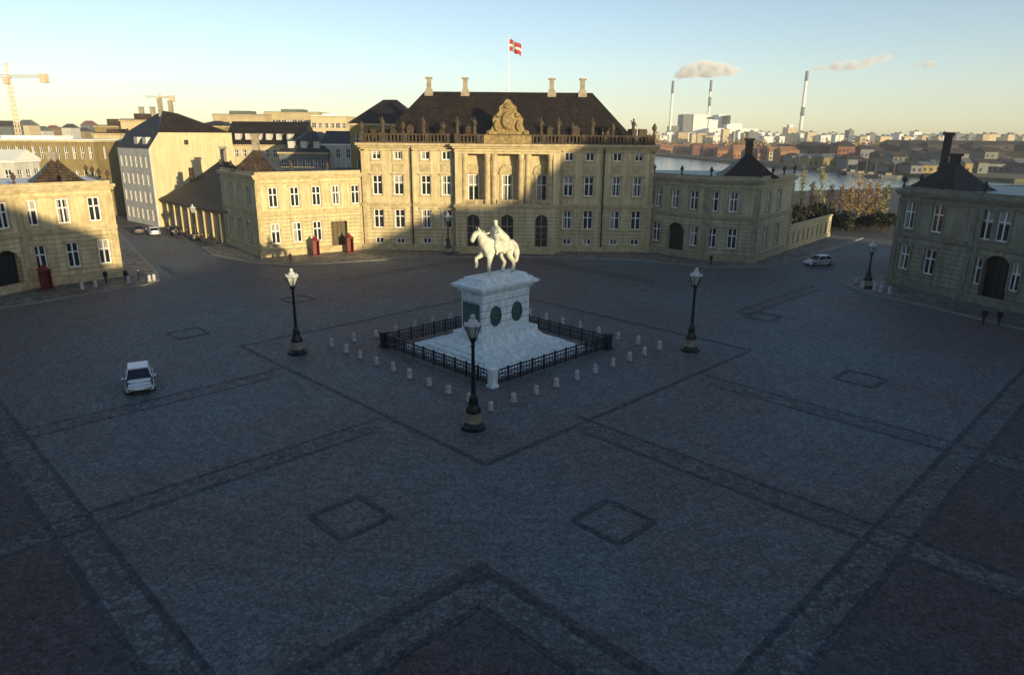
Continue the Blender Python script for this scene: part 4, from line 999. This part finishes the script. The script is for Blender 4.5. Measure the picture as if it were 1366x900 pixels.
# ------------------------------------------------------------------ lamps
def lamp(label, x, y, h=7.0):
    t = thing('street_lamp', label, 'street lamp', (x, y, 0)); s = h/7.0
    m = MB(); m.lathe([(.82, 0), (.82, .18), (.68, .3), (.60, .42)], n=8, ph=R(22.5)); m.build('foot', M['bronze'], t)
    m = MB(); m.lathe([(.55, .42), (.58, .5), (.50, .62), (.46, 1.05), (.52, 1.12)], n=8, ph=R(22.5)); m.build('base_stone', M['base_stone'], t)
    m = MB(); m.lathe([(.5, 1.12), (.5, 1.25), (.34, 1.5), (.28, 1.9), (.30, 2.0), (.17, 2.2), (.14, 2.6), (.12, 3.6*s), (.10, 5.2*s), (.17, 5.25*s), (.10, 5.35*s), (.12, 5.5*s), (.26, 5.75*s), (.30, 5.8*s)], n=10)
    m.build('pole', M['bronze'], t, True)
    z = 5.8*s
    m = MB()
    for k in range(6):
        a = R(60*k); m.tube((.22*math.cos(a), .22*math.sin(a), z), (.50*math.cos(a), .50*math.sin(a), z+.78), .03, n=4)
        b = R(60*k+60); m.tube((.50*math.cos(a), .50*math.sin(a), z+.78), (.50*math.cos(b), .50*math.sin(b), z+.78), .035, n=4)
    m.lathe([(.27, -.03), (.24, .04)], (0, 0, z), 6)
    fr = m.build('lantern_frame', M['bronze'], t)
    m = MB(); m.lathe([(.20, .05), (.46, .75)], (0, 0, z), 6); m.build('glass', M['lantern_glass'], fr)
    m = MB(); m.lathe([(.56, .80), (.50, .86), (.30, .98), (.26, 1.05), (.26, 1.12), (.15, 1.2)], (0, 0, z), 12)
    for k in range(6): a = R(60*k); m.lathe([(.05, .84), (.07, .92), (.02, 1.02)], (.48*math.cos(a), .48*math.sin(a), z), 5)
    m.lathe([(.10, 1.18), (.16, 1.28), (.14, 1.4), (.03, 1.5)], (0, 0, z), 8); m.build('crown', M['lantern_cap'], t, True)
    return t
lamp('tall black lamp left of the monument with its lantern catching golden sun', -18.1, 56.2)
lamp('tall black lamp nearest the viewer, in front of the monument fence', -2.4, 41.0, 7.2)
lamp('tall black lamp right of the monument with pale crown in shade', 15.5, 58.0)
lamp('dark lamp standing before the shadowed doors of the centre palace', -9.9, 106.6, 6.0)
lamp('thin dark lamp on the right-hand pavement corner beside the shaded palace', 43.6, 84.2, 5.4)
lamp('dark lamp in the left street before the low yellow colonnaded building', *gr(262, 321)[:2], 5.6)

# ------------------------------------------------------------------ sentry boxes, flag
def sentry(label, x, y, rz):
    t = thing('sentry_box', label, 'sentry box', (x, y, .13), rz)
    m = MB()
    for a in ((-.5, -.42, -.5, .5), (.42, .5, -.5, .5), (-.42, .42, .42, .5)): m.box(a[0], a[1], a[2], a[3], .0, 2.2)
    m.box(-.6, .6, -.6, .6, -.0, .1); m.build('box', M['red'], t)
    m = MB(); m.lathe([(.86, 2.2), (.86, 2.3), (.5, 2.5), (.12, 2.85), (.1, 3.0), (.02, 3.1)], n=4, ph=R(45)); m.build('roof', M['red'], t)
    return t
sentry('red sentry box left of the olive gateway in the sunlit side pavilion', -29.6, 104.0, R(34))
sentry('red sentry box right of the olive gateway, against the centre palace', -25.2, 107.2, R(34))
sentry('shaded red sentry box beside the dark gateway of the left-edge palace', -54.3, 79.6, R(50))

fl = MB(); nx, nz = 14, 10; Wf, Hf = 2.15, 1.7
def fpt(i, j):
    u, v = i/nx, j/nz
    return (.1+Wf*u*.86, .42*math.sin(u*7.5+v*1.2)*u, Hf*v - .75*u**1.4 + .10*math.sin(u*9))
for i in range(nx):
    for j in range(nz):
        u, v = (i+.5)/nx, (j+.5)/nz
        fl.cur = 1 if (.30 < u < .46 or .42 < v < .6) else 0
        fl.quad(fpt(i, j), fpt(i+1, j), fpt(i+1, j+1), fpt(i, j+1))
o = fl.build('flag', [M['flag_red'], M['flag_white']], None, True, (-.9, 118, 30.4))
tag(o, 'red flag with white cross flying above the centre palace roof', 'flag')

# ------------------------------------------------------------------ cars
def make_car(label, x, y, heading, paint, L=4.3, W=1.76, H=1.45):
    """heading: direction of travel, local +x"""
    t = thing('parked_car', label, 'car', (x, y, 0), heading)
    b = MB(); prof = [(-L/2, .55, .30), (-L/2+.06, .95, .28), (-L*.40, .98, .22), (-L*.15, .97, .20), (L*.12, .95, .20), (L*.22, .92, .2), (L*.38, .80, .22), (L/2-.1, .68, .26), (L/2, .5, .32)]
    rings = []
    for k, (px_, zt, zb) in enumerate(prof):
        w = W/2*(.86 if k in (0, len(prof)-1) else .95 if k in (1, len(prof)-2) else 1.0)
        rings.append([(px_, -w*.92, zb), (px_, -w, zb+.15), (px_, -w, zt-.22), (px_, -w*.9, zt), (px_, w*.9, zt), (px_, w, zt-.22), (px_, w, zb+.15), (px_, w*.92, zb)])
    for a, c in zip(rings, rings[1:]):
        for j in range(8): b.quad(a[j], a[(j+1) % 8], c[(j+1) % 8], c[j])
    b.poly(rings[0]); b.poly(rings[-1][::-1])
    body = b.build('body', M[paint], t, True); sb = body.modifiers.new('round', 'SUBSURF'); sb.levels = sb.render_levels = 2
    # greenhouse
    g = MB(); zb, zt = .93, H-.06; x0, x1, x2, x3 = -L*.42, -L*.30, L*.05, L*.24; wb, wt = W/2*.88, W/2*.70
    A = [(x0, -wb, zb), (x3, -wb, zb-.03), (x3, wb, zb-.03), (x0, wb, zb)]; Bq = [(x1, -wt, zt), (x2, -wt, zt), (x2, wt, zt), (x1, wt, zt)]
    g.quad(A[1], A[2], Bq[2], Bq[1]); g.quad(A[3], A[0], Bq[0], Bq[3]); g.quad(A[0], A[1], Bq[1], Bq[0]); g.quad(A[2], A[3], Bq[3], Bq[2])
    g.build('windows', M['car_glass'], t)
    r = MB(); r.prism([(x1-.05, -wt-.03), (x2+.05, -wt-.03), (x2+.05, wt+.03), (x1-.05, wt+.03)], zt-.02, zt+.07, .06)
    for s in (-1, 1):
        for p, q in (((x3, s*wb, zb), (x2, s*wt, zt)), ((x0, s*wb, zb), (x1, s*wt, zt)), ((-L*.12, s*wb*1.0, zb), (-L*.12, s*wt, zt))): r.tube(p, q, .045, n=5)
    r.build('roof', M[paint], t)
    for sx in (-.31, .31):
        for s in (-1, 1):
            w = MB(); yc = s*(W/2-.1); w.tube((sx*L, yc-.11, .32), (sx*L, yc+.11, .32), .32, n=16); wh = w.build('wheel', M['rubber'], t)
            w = MB(); w.tube((sx*L, yc+s*.10, .32), (sx*L, yc+s*.125, .32), .2, n=10); w.build('rim', M['rim'], wh)
    for s in (-1, 1):
        h_ = MB(); h_.lathe([(.17, -.08), (.16, .04), (.05, .09)], (L/2-.14, s*W*.34, .60), 8, sx=.7); h_.build('headlight', M['lens'], t, True)
        m = MB(); m.lathe([(.05, -.08), (.12, 0), (.05, .09)], (L*.2, s*(W/2+.08), 1.0), 6, sx=.6); m.build('mirror', M[paint], t)
        m = MB(); m.box(-L/2-.02, -L/2+.05, s*W*.36-.12, s*W*.36+.12, .6, .8); m.build('tail_light', M['red'], t)
    m = MB(); m.box(L/2-.12, L/2+.03, -W*.34, W*.34, .30, .42); m.build('grille', M['plastic'], t)
    m = MB(); m.box(L*.242, L*.25, -W*.38, W*.38, .925, .945)
    for s in (-1, 1): m.box(-L*.02, -L*.012, s*W*.502-.004, s*W*.502+.004, .3, .9); m.box(L*.20, L*.208, s*W*.502-.004, s*W*.502+.004, .3, .9)
    m.build('door_seam', M['plastic'], body)
    m = MB(); m.box(L/2+.0, L/2+.03, -.26, .26, .42, .53); m.build('number_plate', M['white'], t)
    return t
make_car('white car driving alone across the left side of the square', -27.2, 48.0, R(-62), 'car_white', 4.3, 1.9, 1.5)
make_car('silver car turning on the roadway by the low garden wall', 44.4, 100.3, R(200), 'car_silver', 4.5)
x_, y_ = gr(205, 313)[:2]; make_car('silver car in the left street under the grey fronted tall house', x_, y_, R(125), 'car_silver')
x_, y_ = gr(184, 311)[:2]; make_car('dark car parked at the far left kerb of the left street', x_, y_, R(125), 'car_dark')
x_, y_ = gr(232, 312)[:2]; make_car('dark car waiting in the left street nearer the yellow colonnade', x_, y_, R(120), 'car_dark')

# ------------------------------------------------------------------ people
def person(label, x, y, rz, z=.13, stride=.0, coat='coat', s=1.0):
    V = [(0, 0, .95), (0, 0, 1.15), (0, 0, 1.38), (0, 0, 1.50), (.02, 0, 1.62), (.02, 0, 1.72),
         (0, .17, 1.38), (-.03+stride*.3, .22, 1.10), (.05+stride*.5, .21, .86), (.08+stride*.5, .20, .78), (0, -.17, 1.38), (-.03-stride*.3, -.22, 1.10), (.05-stride*.4, -.21, .86), (.08-stride*.4, -.20, .78),
         (0, .09, .88), (-stride*.45, .10, .48), (-stride, .10, .09), (-stride+.14, .11, .05), (0, -.09, .88), (stride*.6, -.10, .48), (stride, -.10, .09), (stride+.14, -.11, .05)]
    E = [(0, 1), (1, 2), (2, 3), (3, 4), (4, 5), (2, 6), (6, 7), (7, 8), (8, 9), (2, 10), (10, 11), (11, 12), (12, 13), (0, 14), (14, 15), (15, 16), (16, 17), (0, 18), (18, 19), (19, 20), (20, 21)]
    Rr = [(.15, .12), (.15, .12), (.17, .12), .055, .095, .07, .07, .055, .04, .035, .07, .055, .04, .035, .10, .065, .045, .04, .10, .065, .045, .04]
    def zone(c):
        if c.z > 1.50: return 2 if c.z < 1.66 else 3
        if c.z < .84 and abs(c.y) > .17: return 2
        return 0 if c.z > .80 else 1
    o = skin_body('person', V, E, Rr, [M[coat], M['trousers'], M['skin'], M['coat']], None, (x, y, z), rz, s, 1, 0, zone)
    return tag(o, label, 'person')
person('person in dark clothes, left one of the pair on the pavement before the sunlit corner', -49.2, 82.8, R(-40), stride=.15)
person('person in dark clothes, right one of the pair on the pavement before the sunlit corner', -47.2, 83.6, R(140))
person('person in black standing alone at the kerb near the left street', -45.6, 83.6, R(20), s=.95)
person('person in black on the kerb before the sunlit side pavilion', -31.2, 96.9, R(90), s=.95)
person('person in black on the kerb corner before the right side pavilion', 28.4, 99.0, R(-90), s=.95)
person('person in dark clothes walking on the roadway before the dark arched gate, left of two', 47.2, 67.6, R(250), 0.0, .2)
person('person in dark clothes walking on the roadway before the dark arched gate, right of two', 48.4, 67.1, R(250), 0.0, .15)

for i, (px_, py_) in enumerate([(236, 318), (243, 320), (251, 319), (271, 325), (279, 327), (287, 329), (226, 316)]):
    g_ = gr(px_, py_); o = person('person in dark clothes in the small crowd before the low yellow colonnade', g_.x, g_.y, i*1.7, .01, .1, s=rnd.uniform(.95, 1.05)); o['group'] = 'small crowd in the left street'
for i, (px_, py_) in enumerate([(110, 387), (128, 384), (172, 379), (200, 377), (206, 376)]):
    g_ = gr(px_, py_); o = link('stone_bollard', b0, None, (g_.x, g_.y, .13)); tag(o, 'small granite bollard along the left pavement edge before the left-edge palace', 'bollard', 'bollards along the left pavement edge')
for i, (px_, py_) in enumerate([(1142, 379), (1150, 386), (1166, 389), (1174, 391), (1186, 393)]):
    g_ = gr(px_, py_); o = link('stone_bollard', b0, None, (g_.x, g_.y, .13)); tag(o, 'small granite bollard on the right pavement corner near the thin lamp', 'bollard', 'bollards on the right pavement corner')

# ------------------------------------------------------------------ trees
def leaves(mb, pts_fn, n, size, rg):
    for _ in range(n):
        c = pts_fn(); a = Vector((rg.uniform(-1, 1), rg.uniform(-1, 1), rg.uniform(-1, 1))).normalized(); b = a.orthogonal().normalized()
        ang = rg.uniform(0, 6.28); q = b*math.cos(ang)+a.cross(b)*math.sin(ang); r = a.cross(q); s = size*rg.uniform(.6, 1.4)
        mb.quad(c-q*s-r*s*.6, c+q*s-r*s*.6, c+q*s*.8+r*s*.6, c-q*s*.7+r*s*.7)
def poplar(label, x, y, h, w, leafm, seed, n=1300, size=.17, base=.18):
    rg = random.Random(seed); t = thing('tree', label, 'tree', (x, y, 0))
    m = MB(); m.tube((0, 0, 0), (0, 0, h*.5), .18, .10); m.tube((0, 0, h*.5), (0, 0, h*.95), .10, .02); limbs = []
    for k in range(22):
        z = h*rg.uniform(.12, .8); a = rg.uniform(0, 6.28); l = w*rg.uniform(.35, .6)*(1-.6*z/h)
        e_ = Vector((l*math.cos(a), l*math.sin(a), z+l*rg.uniform(1.2, 2.4))); m.tube((0, 0, z), e_, .05, .015, 4); limbs.append((Vector((0, 0, z)), e_))
    m.build('trunk', M['bark'], t)
    mb = MB()
    clumps = []
    for _ in range(26):
        z = h*rg.uniform(base, 1.0); f = (z/h); rad = w*.5*math.sin(min(1, (1.02-f)*1.7)*math.pi/2)*min(1, .4+f*2)
        a = rg.uniform(0, 6.28); clumps.append((Vector((rad*rg.uniform(.2, .95)*math.cos(a), rad*rg.uniform(.2, .95)*math.sin(a), z)), w*rg.uniform(.12, .2)))
    def fn():
        c, r = rg.choice(clumps); return c+Vector((rg.gauss(0, r*.6), rg.gauss(0, r*.6), rg.gauss(0, r*1.4)))
    leaves(mb, fn, n, size, rg); mb.build('crown', M[leafm], t); return t
def bush(label, x, y, w, h, leafm, seed, group=None, n=500, size=.2):
    rg = random.Random(seed); t = thing('bush', label, 'bush', (x, y, 0), 0, group)
    m = MB()
    for k in range(6): a = rg.uniform(0, 6.28); m.tube((0, 0, 0), (w*.3*math.cos(a), w*.3*math.sin(a), h*.7), .06, .02, 4)
    m.build('stem', M['bark'], t)
    cl = [(Vector((rg.uniform(-w/2, w/2), rg.uniform(-w/3, w/3), h*rg.uniform(.25, .85))), rg.uniform(.25, .5)) for _ in range(9)]
    def fn():
        c, r = rg.choice(cl); return c+Vector((rg.gauss(0, r), rg.gauss(0, r), rg.gauss(0, r*.8)))
    mb = MB(); leaves(mb, fn, n, size, rg); mb.build('foliage', M[leafm], t); return t

tr_spec = [(1056, 236, 165, 2.6, 'leaf_bare', 'thin brownish tree hard against the right side pavilion'),
           (1073, 229, 168, 3.0, 'leaf_yellowgreen', 'green-gold pointed tree, first from the right side pavilion'),
           (1085, 246, 160, 2.4, 'leaf_bare', 'short bare tree between the two green-gold pointed trees'),
           (1098, 231, 170, 3.2, 'leaf_yellowgreen', 'green-gold pointed tree, tallest of the harbour garden'),
           (1111, 244, 162, 2.8, 'leaf_bare', 'bare brown tree right of the tallest green-gold tree'),
           (1124, 250, 170, 2.6, 'leaf_bare', 'small bare tree in the middle of the garden gap'),
           (1137, 244, 158, 3.0, 'leaf_amber', 'slim amber tree, leftmost of the amber clump'),
           (1149, 240, 152, 3.6, 'leaf_amber', 'broad amber tree in the middle of the amber clump'),
           (1161, 242, 146, 3.6, 'leaf_amber', 'bright amber tree right of the amber clump centre'),
           (1173, 246, 142, 3.0, 'leaf_amber', 'amber tree beside the last pale one near the shaded palace'),
           (1184, 250, 138, 2.4, 'leaf_yellowgreen', 'pale yellow tree hard against the shaded right palace')]
for i, (px, pt, y, w, lm, lb) in enumerate(tr_spec):
    q = at(px, pt, y); poplar(lb, q.x, y, q.z, w*1.0, lm, 40+i, 470, .14)
rb = random.Random(11)
for i in range(22):
    px = 1050+i*6.6; y = 137+rb.uniform(-6, 8)+(1185-px)*.12
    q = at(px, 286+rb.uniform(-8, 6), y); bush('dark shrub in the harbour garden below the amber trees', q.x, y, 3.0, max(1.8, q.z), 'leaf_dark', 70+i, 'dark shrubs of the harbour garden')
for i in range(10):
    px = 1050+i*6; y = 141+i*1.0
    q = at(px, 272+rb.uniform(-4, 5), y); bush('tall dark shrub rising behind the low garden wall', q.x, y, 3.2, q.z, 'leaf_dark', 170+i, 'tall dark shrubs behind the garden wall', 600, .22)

# ------------------------------------------------------------------ the harbour's far side
def quay_y(px):
    T = [(860, 760), (960, 560), (1060, 455), (1150, 380), (1210, 345), (1300, 350), (1420, 360)]
    for (a, b), (c, d) in zip(T, T[1:]):
        if a <= px <= c: return b+(d-b)*(px-a)/(c-a)
    return 400
def far_house(px, w, dy, zw, rh, wm, rm, label, group, name='warehouse', win=True, flat=False):
    y = quay_y(px)+dy; a, b = at(px, 190, y), at(px+w, 190, y); hw = (b.x-a.x)/2
    t = thing(name, label, 'building', ((a.x+b.x)/2, y, 0), 0, group)
    m = MB(); m.box(-hw, hw, 0, 14, 0, zw); m.build('wall', M[wm], t)
    if flat: m = MB(); m.box(-hw+.3, hw-.3, .3, 13.7, zw-.1, zw+.6); m.box(-hw*.3, hw*.2, 3, 9, zw+.6, zw+.6+rh); m.build('roof', M[rm], t)
    else: hip_roof(-hw, hw, 0, 14, zw, -hw*.8, hw*.8, zw+rh, eave=.4).build('roof', M[rm], t)
    if win:
        m = MB(); k = -hw+1.5
        while k < hw-1.5: 
            for z in range(1, int(zw)-1, 3): m.box(k-.6, k+.6, -.04, .03, z, z+1.6)
            k += 3.0
        if m.v: m.build('window_row', M['glass'], t)
    return t
rf_ = random.Random(5)
px = 862
while px < 1062:
    w = rf_.uniform(14, 30)
    far_house(px, w, rf_.uniform(14, 60), rf_.uniform(5, 8), rf_.uniform(3, 5), rf_.choice(['brick', 'orange_brick', 'orange_brick', 'tan']), rf_.choice(['brick', 'orange_brick', 'brick']),
              'long red-brick warehouse on the far quay behind the right side pavilion', 'red-brick warehouses on the far quay', 'warehouse'); px += w*.8
px = 1050
while px < 1420:
    w = rf_.uniform(10, 24)
    far_house(px, w, rf_.uniform(12, 40), rf_.uniform(3, 5.5), rf_.uniform(1.5, 3), rf_.choice(['tan', 'far_grey', 'ochre_wall', 'far_grey', 'far_white' if px < 1200 else 'far_dark']), rf_.choice(['far_dark', 'far_dark', 'far_grey', 'roof_brown']),
              'low grey shed on the far quay beyond the harbour garden', 'low sheds on the far quay', 'shed'); px += w*.9
px = 1040
while px < 1420:
    w = rf_.uniform(12, 30)
    far_house(px, w, rf_.uniform(70, 170), rf_.uniform(6, 11), rf_.uniform(2, 3.5), rf_.choice(['ochre_wall', 'far_grey', 'far_dark', 'far_green', 'brick' if px < 1200 else 'far_grey']), rf_.choice(['far_dark', 'roof_brown', 'roof_brown', 'far_dark']),
              'dark roofed block behind the sheds of the far quay', 'dark roofed blocks behind the quay sheds', 'harbour_block'); px += w*.75
px = 1185
while px < 1420:
    w = rf_.uniform(25, 50)
    far_house(px, w, rf_.uniform(190, 260), 12.5, 3.0, 'far_dark', 'far_dark', 'long black roofed hall near the horizon at the right', 'long black halls at the right', 'hall', win=False); px += w*.9
for i in range(70):
    px = 850+i*7.6+rf_.uniform(-3, 3); y = rf_.uniform(1000, 1500); w = rf_.uniform(4, 14)
    top = (178+(px-683)*.0087) - rf_.uniform(-1.5, 5) - (3 if rf_.random() < .15 else 0)
    a, b = at(px, top, y), at(px+w, top, y); hw = (b.x-a.x)/2; h = max(12, a.z)
    wm = rf_.choice(['far_white', 'far_white', 'cream_wall', 'tan', 'far_grey'])
    t = thing('skyline_block', 'small pale block on the flat horizon beyond the harbour', 'building', ((a.x+b.x)/2, y, 0), 0, 'pale blocks on the horizon beyond the harbour')
    m = MB(); m.box(-hw, hw, 0, 16, 0, h); m.build('wall', M[wm], t)
    m = MB(); m.box(-hw*1.02, hw*1.02, -.3, 16.3, h, h+.8); m.box(-hw*.3, hw*.2, 2, 8, h+.8, h+3); m.build('roof', M['far_grey'], t)
# belt of autumn woodland
mb = MB(); rg = random.Random(9)
def wood_pt():
    px = rg.uniform(845, 1420); y = rg.uniform(780, 980) if px < 1080 else rg.uniform(600, 980)
    q = at(px, 185, y); return Vector((q.x, y, abs(rg.gauss(0, 1))*4.0+1.5))
for _ in range(16000):
    c = wood_pt(); c.z *= (.8+.5*math.sin(c.x*.05)+.3*math.sin(c.x*.17))
    a = Vector((rg.uniform(-1, 1), rg.uniform(-1, 1), rg.uniform(-1, 1))).normalized(); b = a.orthogonal().normalized(); r = a.cross(b); s = rg.uniform(1.0, 2.4)
    mb.quad(c-b*s, c-r*s*.7, c+b*s, c+r*s*.7)
tag(mb.build('woodland', M['leaf_far']), 'belt of rust and olive autumn trees beyond the far quay', 'woodland', None, 'stuff')

# power station: white boiler house, dark tower, halls and three banded stacks
ps = thing('power_station', 'white power station with a dark tower block on the horizon right of the centre palace', 'power station', (400, 1500, 0))
def psb(name, px0, px1, pt, m_, y0=0, z0=0):
    a, b = at(px0, pt, 1500+y0), at(px1, pt, 1500+y0); m = MB(); m.box(a.x-400, b.x-400, y0, y0+50, z0, a.z); return m.build(name, M[m_], ps)
psb('boiler_house', 925.5, 945, 153, 'far_white'); psb('tower', 912, 925, 152.5, 'far_grey', 2); psb('annex', 897, 911, 168, 'far_grey', 10)
psb('hall', 946, 958, 160, 'far_white', 4); psb('hall', 959, 969, 153, 'far_white', 30); psb('hall', 970, 990, 165, 'far_white', -4); psb('hall', 946, 996, 171, 'far_white', -30); psb('turbine_hall', 990, 1012, 172, 'far_white', 20)
psb('vent_house', 948, 952, 156, 'far_dark', -8, 50)
psb('vent_house', 971, 975, 154, 'far_dark', -8, 40)
def stack(label, px, pyb, pxt, pyt, y, rad, bands):
    b, tp = at(pxt, pyb, y), at(pxt, pyt, y); t = thing('stack', label, 'chimney stack', (tp.x, y, 0)); h = tp.z
    m = MB(); m.lathe([(rad*1.5, 0), (rad*1.25, h*.4), (rad, h)], n=16); m.build('shaft', M['stack'], t, True)
    for f0, f1 in bands:
        r = lambda f: rad*(1.5-.5*f)+.35
        m = MB(); m.lathe([(r(f0), h*f0), (r(f1), h*f1)], n=16); m.build('band', M['stack_band'], t, True)
    return t
stack('tall white stack with a dark top, leftmost of the three on the horizon', 895, 178, 898, 108, 1500, 2.1, [(.80, 1.0)])
stack('tall pale stack with two dark bands, middle of the three on the horizon', 943, 178, 949, 107, 1520, 2.1, [(.82, 1.0), (.60, .74)])
stack('tallest white stack with dark top and lower band, rightmost of the three', 1068, 178, 1077, 95, 1480, 2.7, [(.87, 1.0), (.40, .52)])
px_block('small tan tower block at the foot of the tallest white stack', 'building', 1052, 1064, 170, 1400, 30, wallm='cream_wall', roofm='far_white', kind='flat', rh=5, rows=4, cols=2, name='tower_block', ww=3, wh=3, sides=False)

# smoke plumes (air with steam in it)
def plume(label, pts, dens, seed, col=(1.0, 1.0, 1.0)):
    rg = random.Random(seed); m = MB(); N = 14; rings = []
    for i, (p, rx, rz_) in enumerate(pts):
        rings.append([(p[0], p[1]+rx*math.cos(2*math.pi*k/N)*rg.uniform(.85, 1.15), p[2]+rz_*math.sin(2*math.pi*k/N)*rg.uniform(.75, 1.2)) for k in range(N)])
    i0 = 0
    for r in rings: m.v += r
    for j in range(len(rings)-1):
        for k in range(N): m.f.append((j*N+k, j*N+(k+1) % N, (j+1)*N+(k+1) % N, (j+1)*N+k)); m.m.append(0)
    m.f.append(tuple(range(N-1, -1, -1))); m.m.append(0); m.f.append(tuple((len(rings)-1)*N+k for k in range(N))); m.m.append(0)
    mt = bpy.data.materials.new('steam'); mt.use_nodes = True; nt = mt.node_tree; nt.nodes.remove(nt.nodes['Principled BSDF'])
    v = nt.nodes.new('ShaderNodeVolumePrincipled'); v.inputs['Color'].default_value = (*col, 1); v.inputs['Anisotropy'].default_value = -.2
    n = nt.nodes.new('ShaderNodeTexNoise'); n.inputs['Scale'].default_value = .055; n.inputs['Detail'].default_value = 5
    g = nt.nodes.new('ShaderNodeNewGeometry'); nt.links.new(g.outputs['Position'], n.inputs['Vector'])
    mr = nt.nodes.new('ShaderNodeMapRange'); mr.inputs[1].default_value = .36; mr.inputs[2].default_value = .66; mr.inputs[3].default_value = 0; mr.inputs[4].default_value = dens
    nt.links.new(n.outputs['Fac'], mr.inputs[0]); nt.links.new(mr.outputs[0], v.inputs['Density']); nt.links.new(v.outputs[0], nt.nodes['Material Output'].inputs['Volume'])
    o = m.build('smoke', mt); return tag(o, label, 'smoke', None, 'stuff')
def path(y, L_): return [((at(px, py, y).x, y, at(px, py, y).z), rad*1.2, rad) for px, py, rad in L_]
plume('cream smoke billowing right from the leftmost stack', path(1500, [(898, 107, 3), (900, 101, 6), (906, 98, 10), (918, 95, 15), (932, 93, 17), (948, 93, 16), (962, 93, 13), (975, 94, 10), (984, 95, 7), (990, 96, 3)]), .15, 1)
plume('thin smoke trailing right from the tallest stack', path(1480, [(1077, 95, 2.5), (1084, 92, 5), (1096, 91, 6), (1112, 89, 9), (1130, 88, 11), (1146, 86, 11), (1160, 82, 10), (1174, 79, 9), (1186, 77, 6), (1192, 77, 2)]), .10, 2, (.96, .96, .97))
plume('small detached puff of smoke far right of the tallest stack', path(1480, [(1220, 88, 2), (1228, 87, 7), (1238, 86, 8), (1248, 87, 5), (1252, 88, 1)]), .09, 3, (.92, .93, .95))

# cranes on the left skyline
def crane(label, pxm, pyb, pyt, y, jl, cl, jz, mw=1.0):
    q = at(pxm, pyb, y); h = at(pxm, jz, y).z; ht = at(pxm, pyt, y).z
    t = thing('tower_crane', label, 'crane', (q.x, y, 0))
    def lattice(m, a, b, w, n, r=.12):
        a, b = Vector(a), Vector(b); d = (b-a).normalized(); s = d.orthogonal().normalized()*w; u = d.cross(s).normalized()*w
        C = [s, u, -s, -u]
        for c in C: m.tube(a+c, b+c, r*.75, n=4)
        for k in range(n):
            p, q_ = a+(b-a)*k/n, a+(b-a)*(k+1)/n
            for j in range(4): m.tube(p+C[j], q_+C[(j+1) % 4], r*.6, n=3)
    m = MB(); lattice(m, (0, 0, 0), (0, 0, h), mw, 22, .2); m.build('mast', M['crane'], t)
    m = MB(); lattice(m, (0, 0, h), (jl, -2, h), mw*.6, 16); m.build('jib', M['crane'], t)
    m = MB(); lattice(m, (0, 0, h), (-cl, 1, h+.4), mw*.7, 6); m.build('counter_jib', M['crane'], t)
    m = MB(); lattice(m, (0, 0, h), (0, 0, ht), mw*.6, 4); m.tube((0, 0, ht), (jl*.8, -1.6, h+mw*.6), .07, n=3); m.tube((0, 0, ht), (-cl*.9, .9, h+mw*.6), .07, n=3); m.build('tower_head', M['crane'], t)
    e_ = jl if jl > 0 else -cl
    m = MB(); m.box(e_-2.6, e_-.2, -3, -.6, h-2.6, h+.9); m.build('counterweight', M['crane'], t)
    m = MB(); m.box(-1.3, .9, -1.9, -.5, h-3.0, h-.8); m.build('cab', M['crane'], t)
    return t
crane('large pale tower crane on the skyline at the far left', 24, 175, 84, 300, 17, 14, 102)
crane('small pale tower crane rising behind the tall black roof', 216, 150, 125, 420, 9, 9, 130, .8)

# small boats moored along the far quay
def boat(label, px, dy, L_, col, group):
    y = quay_y(px)-dy; q = at(px, 210, y); t = thing('boat', label, 'boat', (q.x, y, -1.6), R(rf_.uniform(-25, 5)), group)
    m = MB(); P0 = [(-L_/2, -1.3), (L_*.25, -1.5), (L_/2, 0), (L_*.25, 1.5), (-L_/2, 1.3)]; m.prism(P0, 0, 1.5, -.12); m.build('hull', M[col], t)
    m = MB(); m.box(-L_*.3, L_*.0, -.9, .9, 1.5, 2.6); m.build('cabin', M['chimney'], t)
    m = MB(); m.tube((L_*.1, 0, 1.5), (L_*.1, 0, 8), .08, n=4); m.build('mast', M['chimney'], t)
for i in range(9):
    boat('small moored boat along the far quay', 1062+i*15.5+rf_.uniform(-7, 7), rf_.uniform(3, 14), rf_.uniform(6, 10), rf_.choice(['far_grey', 'far_grey', 'brick', 'far_dark']), 'boats moored along the far quay')

# ------------------------------------------------------------------ the air over the harbour
HZ = MB(); HZ.box(-1400, 2600, -120, 3000, -6, 170)
hm = bpy.data.materials.new('haze'); hm.use_nodes = True; ht = hm.node_tree; ht.nodes.remove(ht.nodes['Principled BSDF'])
hv_ = ht.nodes.new('ShaderNodeVolumePrincipled'); hv_.inputs['Color'].default_value = (.85, .88, .92, 1); hv_.inputs['Density'].default_value = 0.00019
ht.links.new(hv_.outputs[0], ht.nodes['Material Output'].inputs['Volume'])
tag(HZ.build('haze', hm), None, None, None, 'stuff')
